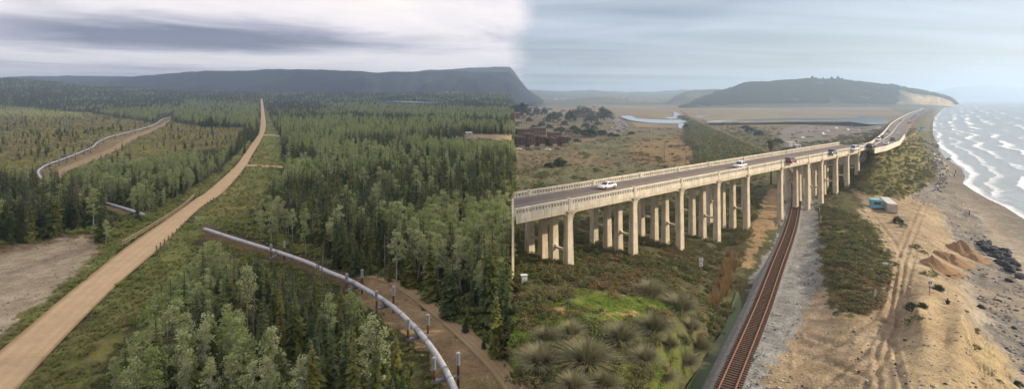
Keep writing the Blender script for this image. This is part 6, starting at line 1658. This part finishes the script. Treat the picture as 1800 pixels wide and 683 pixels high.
for i in range(150):
    t = random.random(); v = lerp(248, 338, t); u = float(pint(v, [(248, 1637), (262, 1641), (280, 1648), (300, 1656), (320, 1658), (338, 1648)])) + random.gauss(0, 6) - 2; rock(RG[i % 6] if i % 5 else RW[i % 3], u, v, random.uniform(3, 6), "grey riprap boulder along the foot of the highway slope", "riprap boulders below the slope")
for i, (u, v, px, lab) in enumerate([(1520,372,6,"pale boulder edging the scrub bank, first from the lifeguard tower"),(1528,382,7,"pale boulder edging the scrub bank, second from the lifeguard tower"),(1549,424,9,"pale boulder edging the scrub bank, upper of the big two"),(1553,444,10,"pale boulder edging the scrub bank, lower of the big two"),(1555,466,9,"flat pale boulder near the bottom of the scrub bank"),(1532,474,7,"pale boulder half hidden in the scrub bank"),(1585,392,6,"small pale rock beside the container scrub"),(1580,380,5,"small pale rock right of the container"),(1718,424,5,"pale rock above the black boulders"),(1745,571,5,"driftwood-coloured rock on the pebbles"),(1440,684,6,"pale rock on the sand at the bottom"),(1600,505,5,"small pale rock beside the dune")]):
    rock(RW[i % 3], u, v, px, lab, "pale boulders")

# people
SKIN = solid("skin", (.42, .25, .17), .6, .3, world=False, var=.1); HAIR = solid("dark_hair", (.03, .022, .018), .7, .3, world=False); CLOTH = {"black": solid("black_clothes", (.022, .022, .026), .9, .1, world=False), "brown": solid("brown_clothes", (.12, .07, .05), .9, .1, world=False), "navy": solid("navy_clothes", (.03, .04, .075), .9, .1, world=False)}
def figure(u, v, rz, pose, label, top, legs):
    p = gpt(u, v); o = thing("person", label, "person", p, rz)
    J = {}
    if pose == "stand":
        pel = (0, 0, .93); J = dict(chest=(0, 0, 1.28), neck=(0, 0, 1.48), head=(.01, 0, 1.60), top=(.01, 0, 1.73)); lg = [[(0, .10, .90), (.10, .11, .50), (.02, .11, .08), (.16, .12, .03)], [(0, -.10, .90), (-.06, -.11, .50), (-.18, -.11, .09), (-.05, -.12, .03)]]; ar = [[(0, .20, 1.42), (-.05, .25, 1.13), (.06, .25, .88), (.09, .24, .79)], [(0, -.20, 1.42), (.03, -.25, 1.13), (.14, -.24, .90), (.19, -.23, .82)]]
    else:
        pel = (0, 0, .14); J = dict(chest=(.05, 0, .50), neck=(.12, 0, .70), head=(.16, 0, .82), top=(.17, 0, .95)); lg = [[(.02, .10, .14), (.42, .15, .46), (.66, .13, .07), (.80, .13, .04)], [(.02, -.10, .14), (.40, -.15, .42), (.68, -.13, .07), (.82, -.13, .04)]]; ar = [[(.08, .20, .62), (.20, .25, .38), (.42, .14, .44), (.48, .08, .44)], [(.08, -.20, .62), (.20, -.25, .38), (.42, -.14, .42), (.49, -.07, .43)]]
    V = [pel]; E = []; Rd = [.15]
    def add(q, r, par): V.append(q); Rd.append(r); E.append((par, len(V) - 1)); return len(V) - 1
    c = add(J["chest"], .165, 0); nk = add(J["neck"], .065, c); hd = add(J["head"], .098, nk); add(J["top"], .075, hd)
    for l in lg:
        k = 0
        for q, r in zip(l, (.105, .075, .05, .045)): k = add(q, r, k)
    for a in ar:
        k = c
        for q, r in zip(a, (.07, .052, .038, .035)): k = add(q, r, k)
    me = bpy.data.meshes.new("person_body"); me.from_pydata(V, E, []); body = new_obj("body", me, o); me.materials.append(top)
    sk = body.modifiers.new("skin", 'SKIN'); 
    if not me.skin_vertices: me.skin_vertices.new() if hasattr(me.skin_vertices, "new") else None
    if me.skin_vertices:
        for i, r in enumerate(Rd): me.skin_vertices[0].data[i].radius = (r, r)
        me.skin_vertices[0].data[0].use_root = True
    body.modifiers.new("sub", 'SUBSURF').levels = 1; body.modifiers["sub"].render_levels = 2
    h = Vector(J["head"])
    m = MB(); m.tube([h + Vector((.015, 0, -.11)), h + Vector((.02, 0, -.06)), h + Vector((.02, 0, .03)), h + Vector((.015, 0, .09)), h + Vector((0, 0, .13))], [.055, .088, .104, .085, .03], 12); m.tube([h + Vector((.11, 0, .01)), h + Vector((.135, 0, -.03))], [.012, .018], 6)
    for s in (-1, 1): m.tube([h + Vector((.01, s * .10, .02)), h + Vector((.0, s * .115, -.03))], [.02, .016], 6)
    m.build("face", SKIN, o, True); m = MB(); m.tube([h + Vector((-.045, 0, -.06)), h + Vector((-.03, 0, .05)), h + Vector((-.01, 0, .12)), h + Vector((0, 0, .155))], [.085, .112, .10, .04], 12); m.build("hair", HAIR, o, True)
    for a in ar:
        w = Vector(a[-1]); d = (Vector(a[-1]) - Vector(a[-2])).normalized(); m = MB()
        for f in range(4): sdv = Vector((0, (f - 1.5) * .02, 0)); m.tube([w + sdv, w + sdv + d * .05, w + sdv + d * (.085 - .006 * abs(f - 1)) + Vector((.012, 0, -.012))], [.010, .009, .007], 5)
        m.tube([w + Vector((0, .03, 0)), w + Vector((.015, .055, 0)) + d * .04], [.011, .008], 5); m.tube([w - d * .03, w + d * .015], [.028, .034], 8); m.build("hand", SKIN, o, True)
    if legs is not None:
        for l in lg:
            m = MB(); m.tube([Vector(q) for q in l[:3]], [.112, .083, .062], 10); m.build("trouser_leg", legs, o, True)
    return o
figure(1666, 535, .9, "sit", "person in dark clothes sitting on the bluff looking out to sea", CLOTH["black"], CLOTH["navy"])
figure(1704, 379, 2.2, "stand", "lone person in black walking on the beach", CLOTH["black"], CLOTH["black"])
figure(1677.5, 311, 2.0, "stand", "person in black standing near the water, nearer of two", CLOTH["black"], CLOTH["black"]); figure(1680, 304, 2.3, "stand", "person in brown near the water, farther of two", CLOTH["brown"], CLOTH["navy"])
p = gpt(1621, 232); o = thing("lifeguard_station", "teal lifeguard station on stilts at the end of the riprap", "lifeguard tower", p, .2); s = p[1] / FPX
for a in (-1, 1):
    for b in (-1, 1): MB().tube([(a * 1.3, b * 1.3, -1), (a * 1.1, b * 1.1, 2.4)], .14, 6).build("stilt", LG, o)
MB().box((0, 0, 2.5), (3.4, 3.4, .25)).build("platform", LG, o); MB().box((0, 0, 3.8), (2.5, 2.5, 2.3)).build("cabin", LG, o); MB().box((0, -1.27, 3.9), (1.8, .06, 1.0)).build("window", LGD, o); MB().box((0, 0, 5.05), (3.3, 3.3, .3)).build("roof", LG, o)

# loose stones on sand, beach, ballast and the gravel lot
class _St: pass
STN = _St(); STN.joined = [rock_mesh(40 + i, ROCKG) for i in range(4)] + [rock_mesh(50, ROCKW), rock_mesh(51, ROCKD)]
def stones(name, poly, n, lo, hi, rnd):
    pu = [p[0] for p in poly]; pv = [p[1] for p in poly]
    u = RNG.uniform(max(min(pu), -20), min(max(pu), 1810), n); v = RNG.uniform(max(min(pv), 178), min(max(pv), 700), n); m = inpoly(u, v, poly); u, v = u[m], v[m]
    P_ = gpt(u, v); k = len(u); sc = lo + (hi - lo) * RNG.random(k) ** 3
    scatter(name, STN, P_, sc, RNG.random(k) * 6.28, RNG.integers(0, 6, k), 1 + RNG.random(k) * .5)
stones("loose_stones", R_SAND, 2600, .06, .35, 1); stones("beach_pebbles", R_PEB, 5200, .08, .55, 2); stones("ballast_stones", R_BALL, 6000, .08, .26, 3); stones("lot_stones", Z_LOTRIM, 1500, .06, .3, 4)
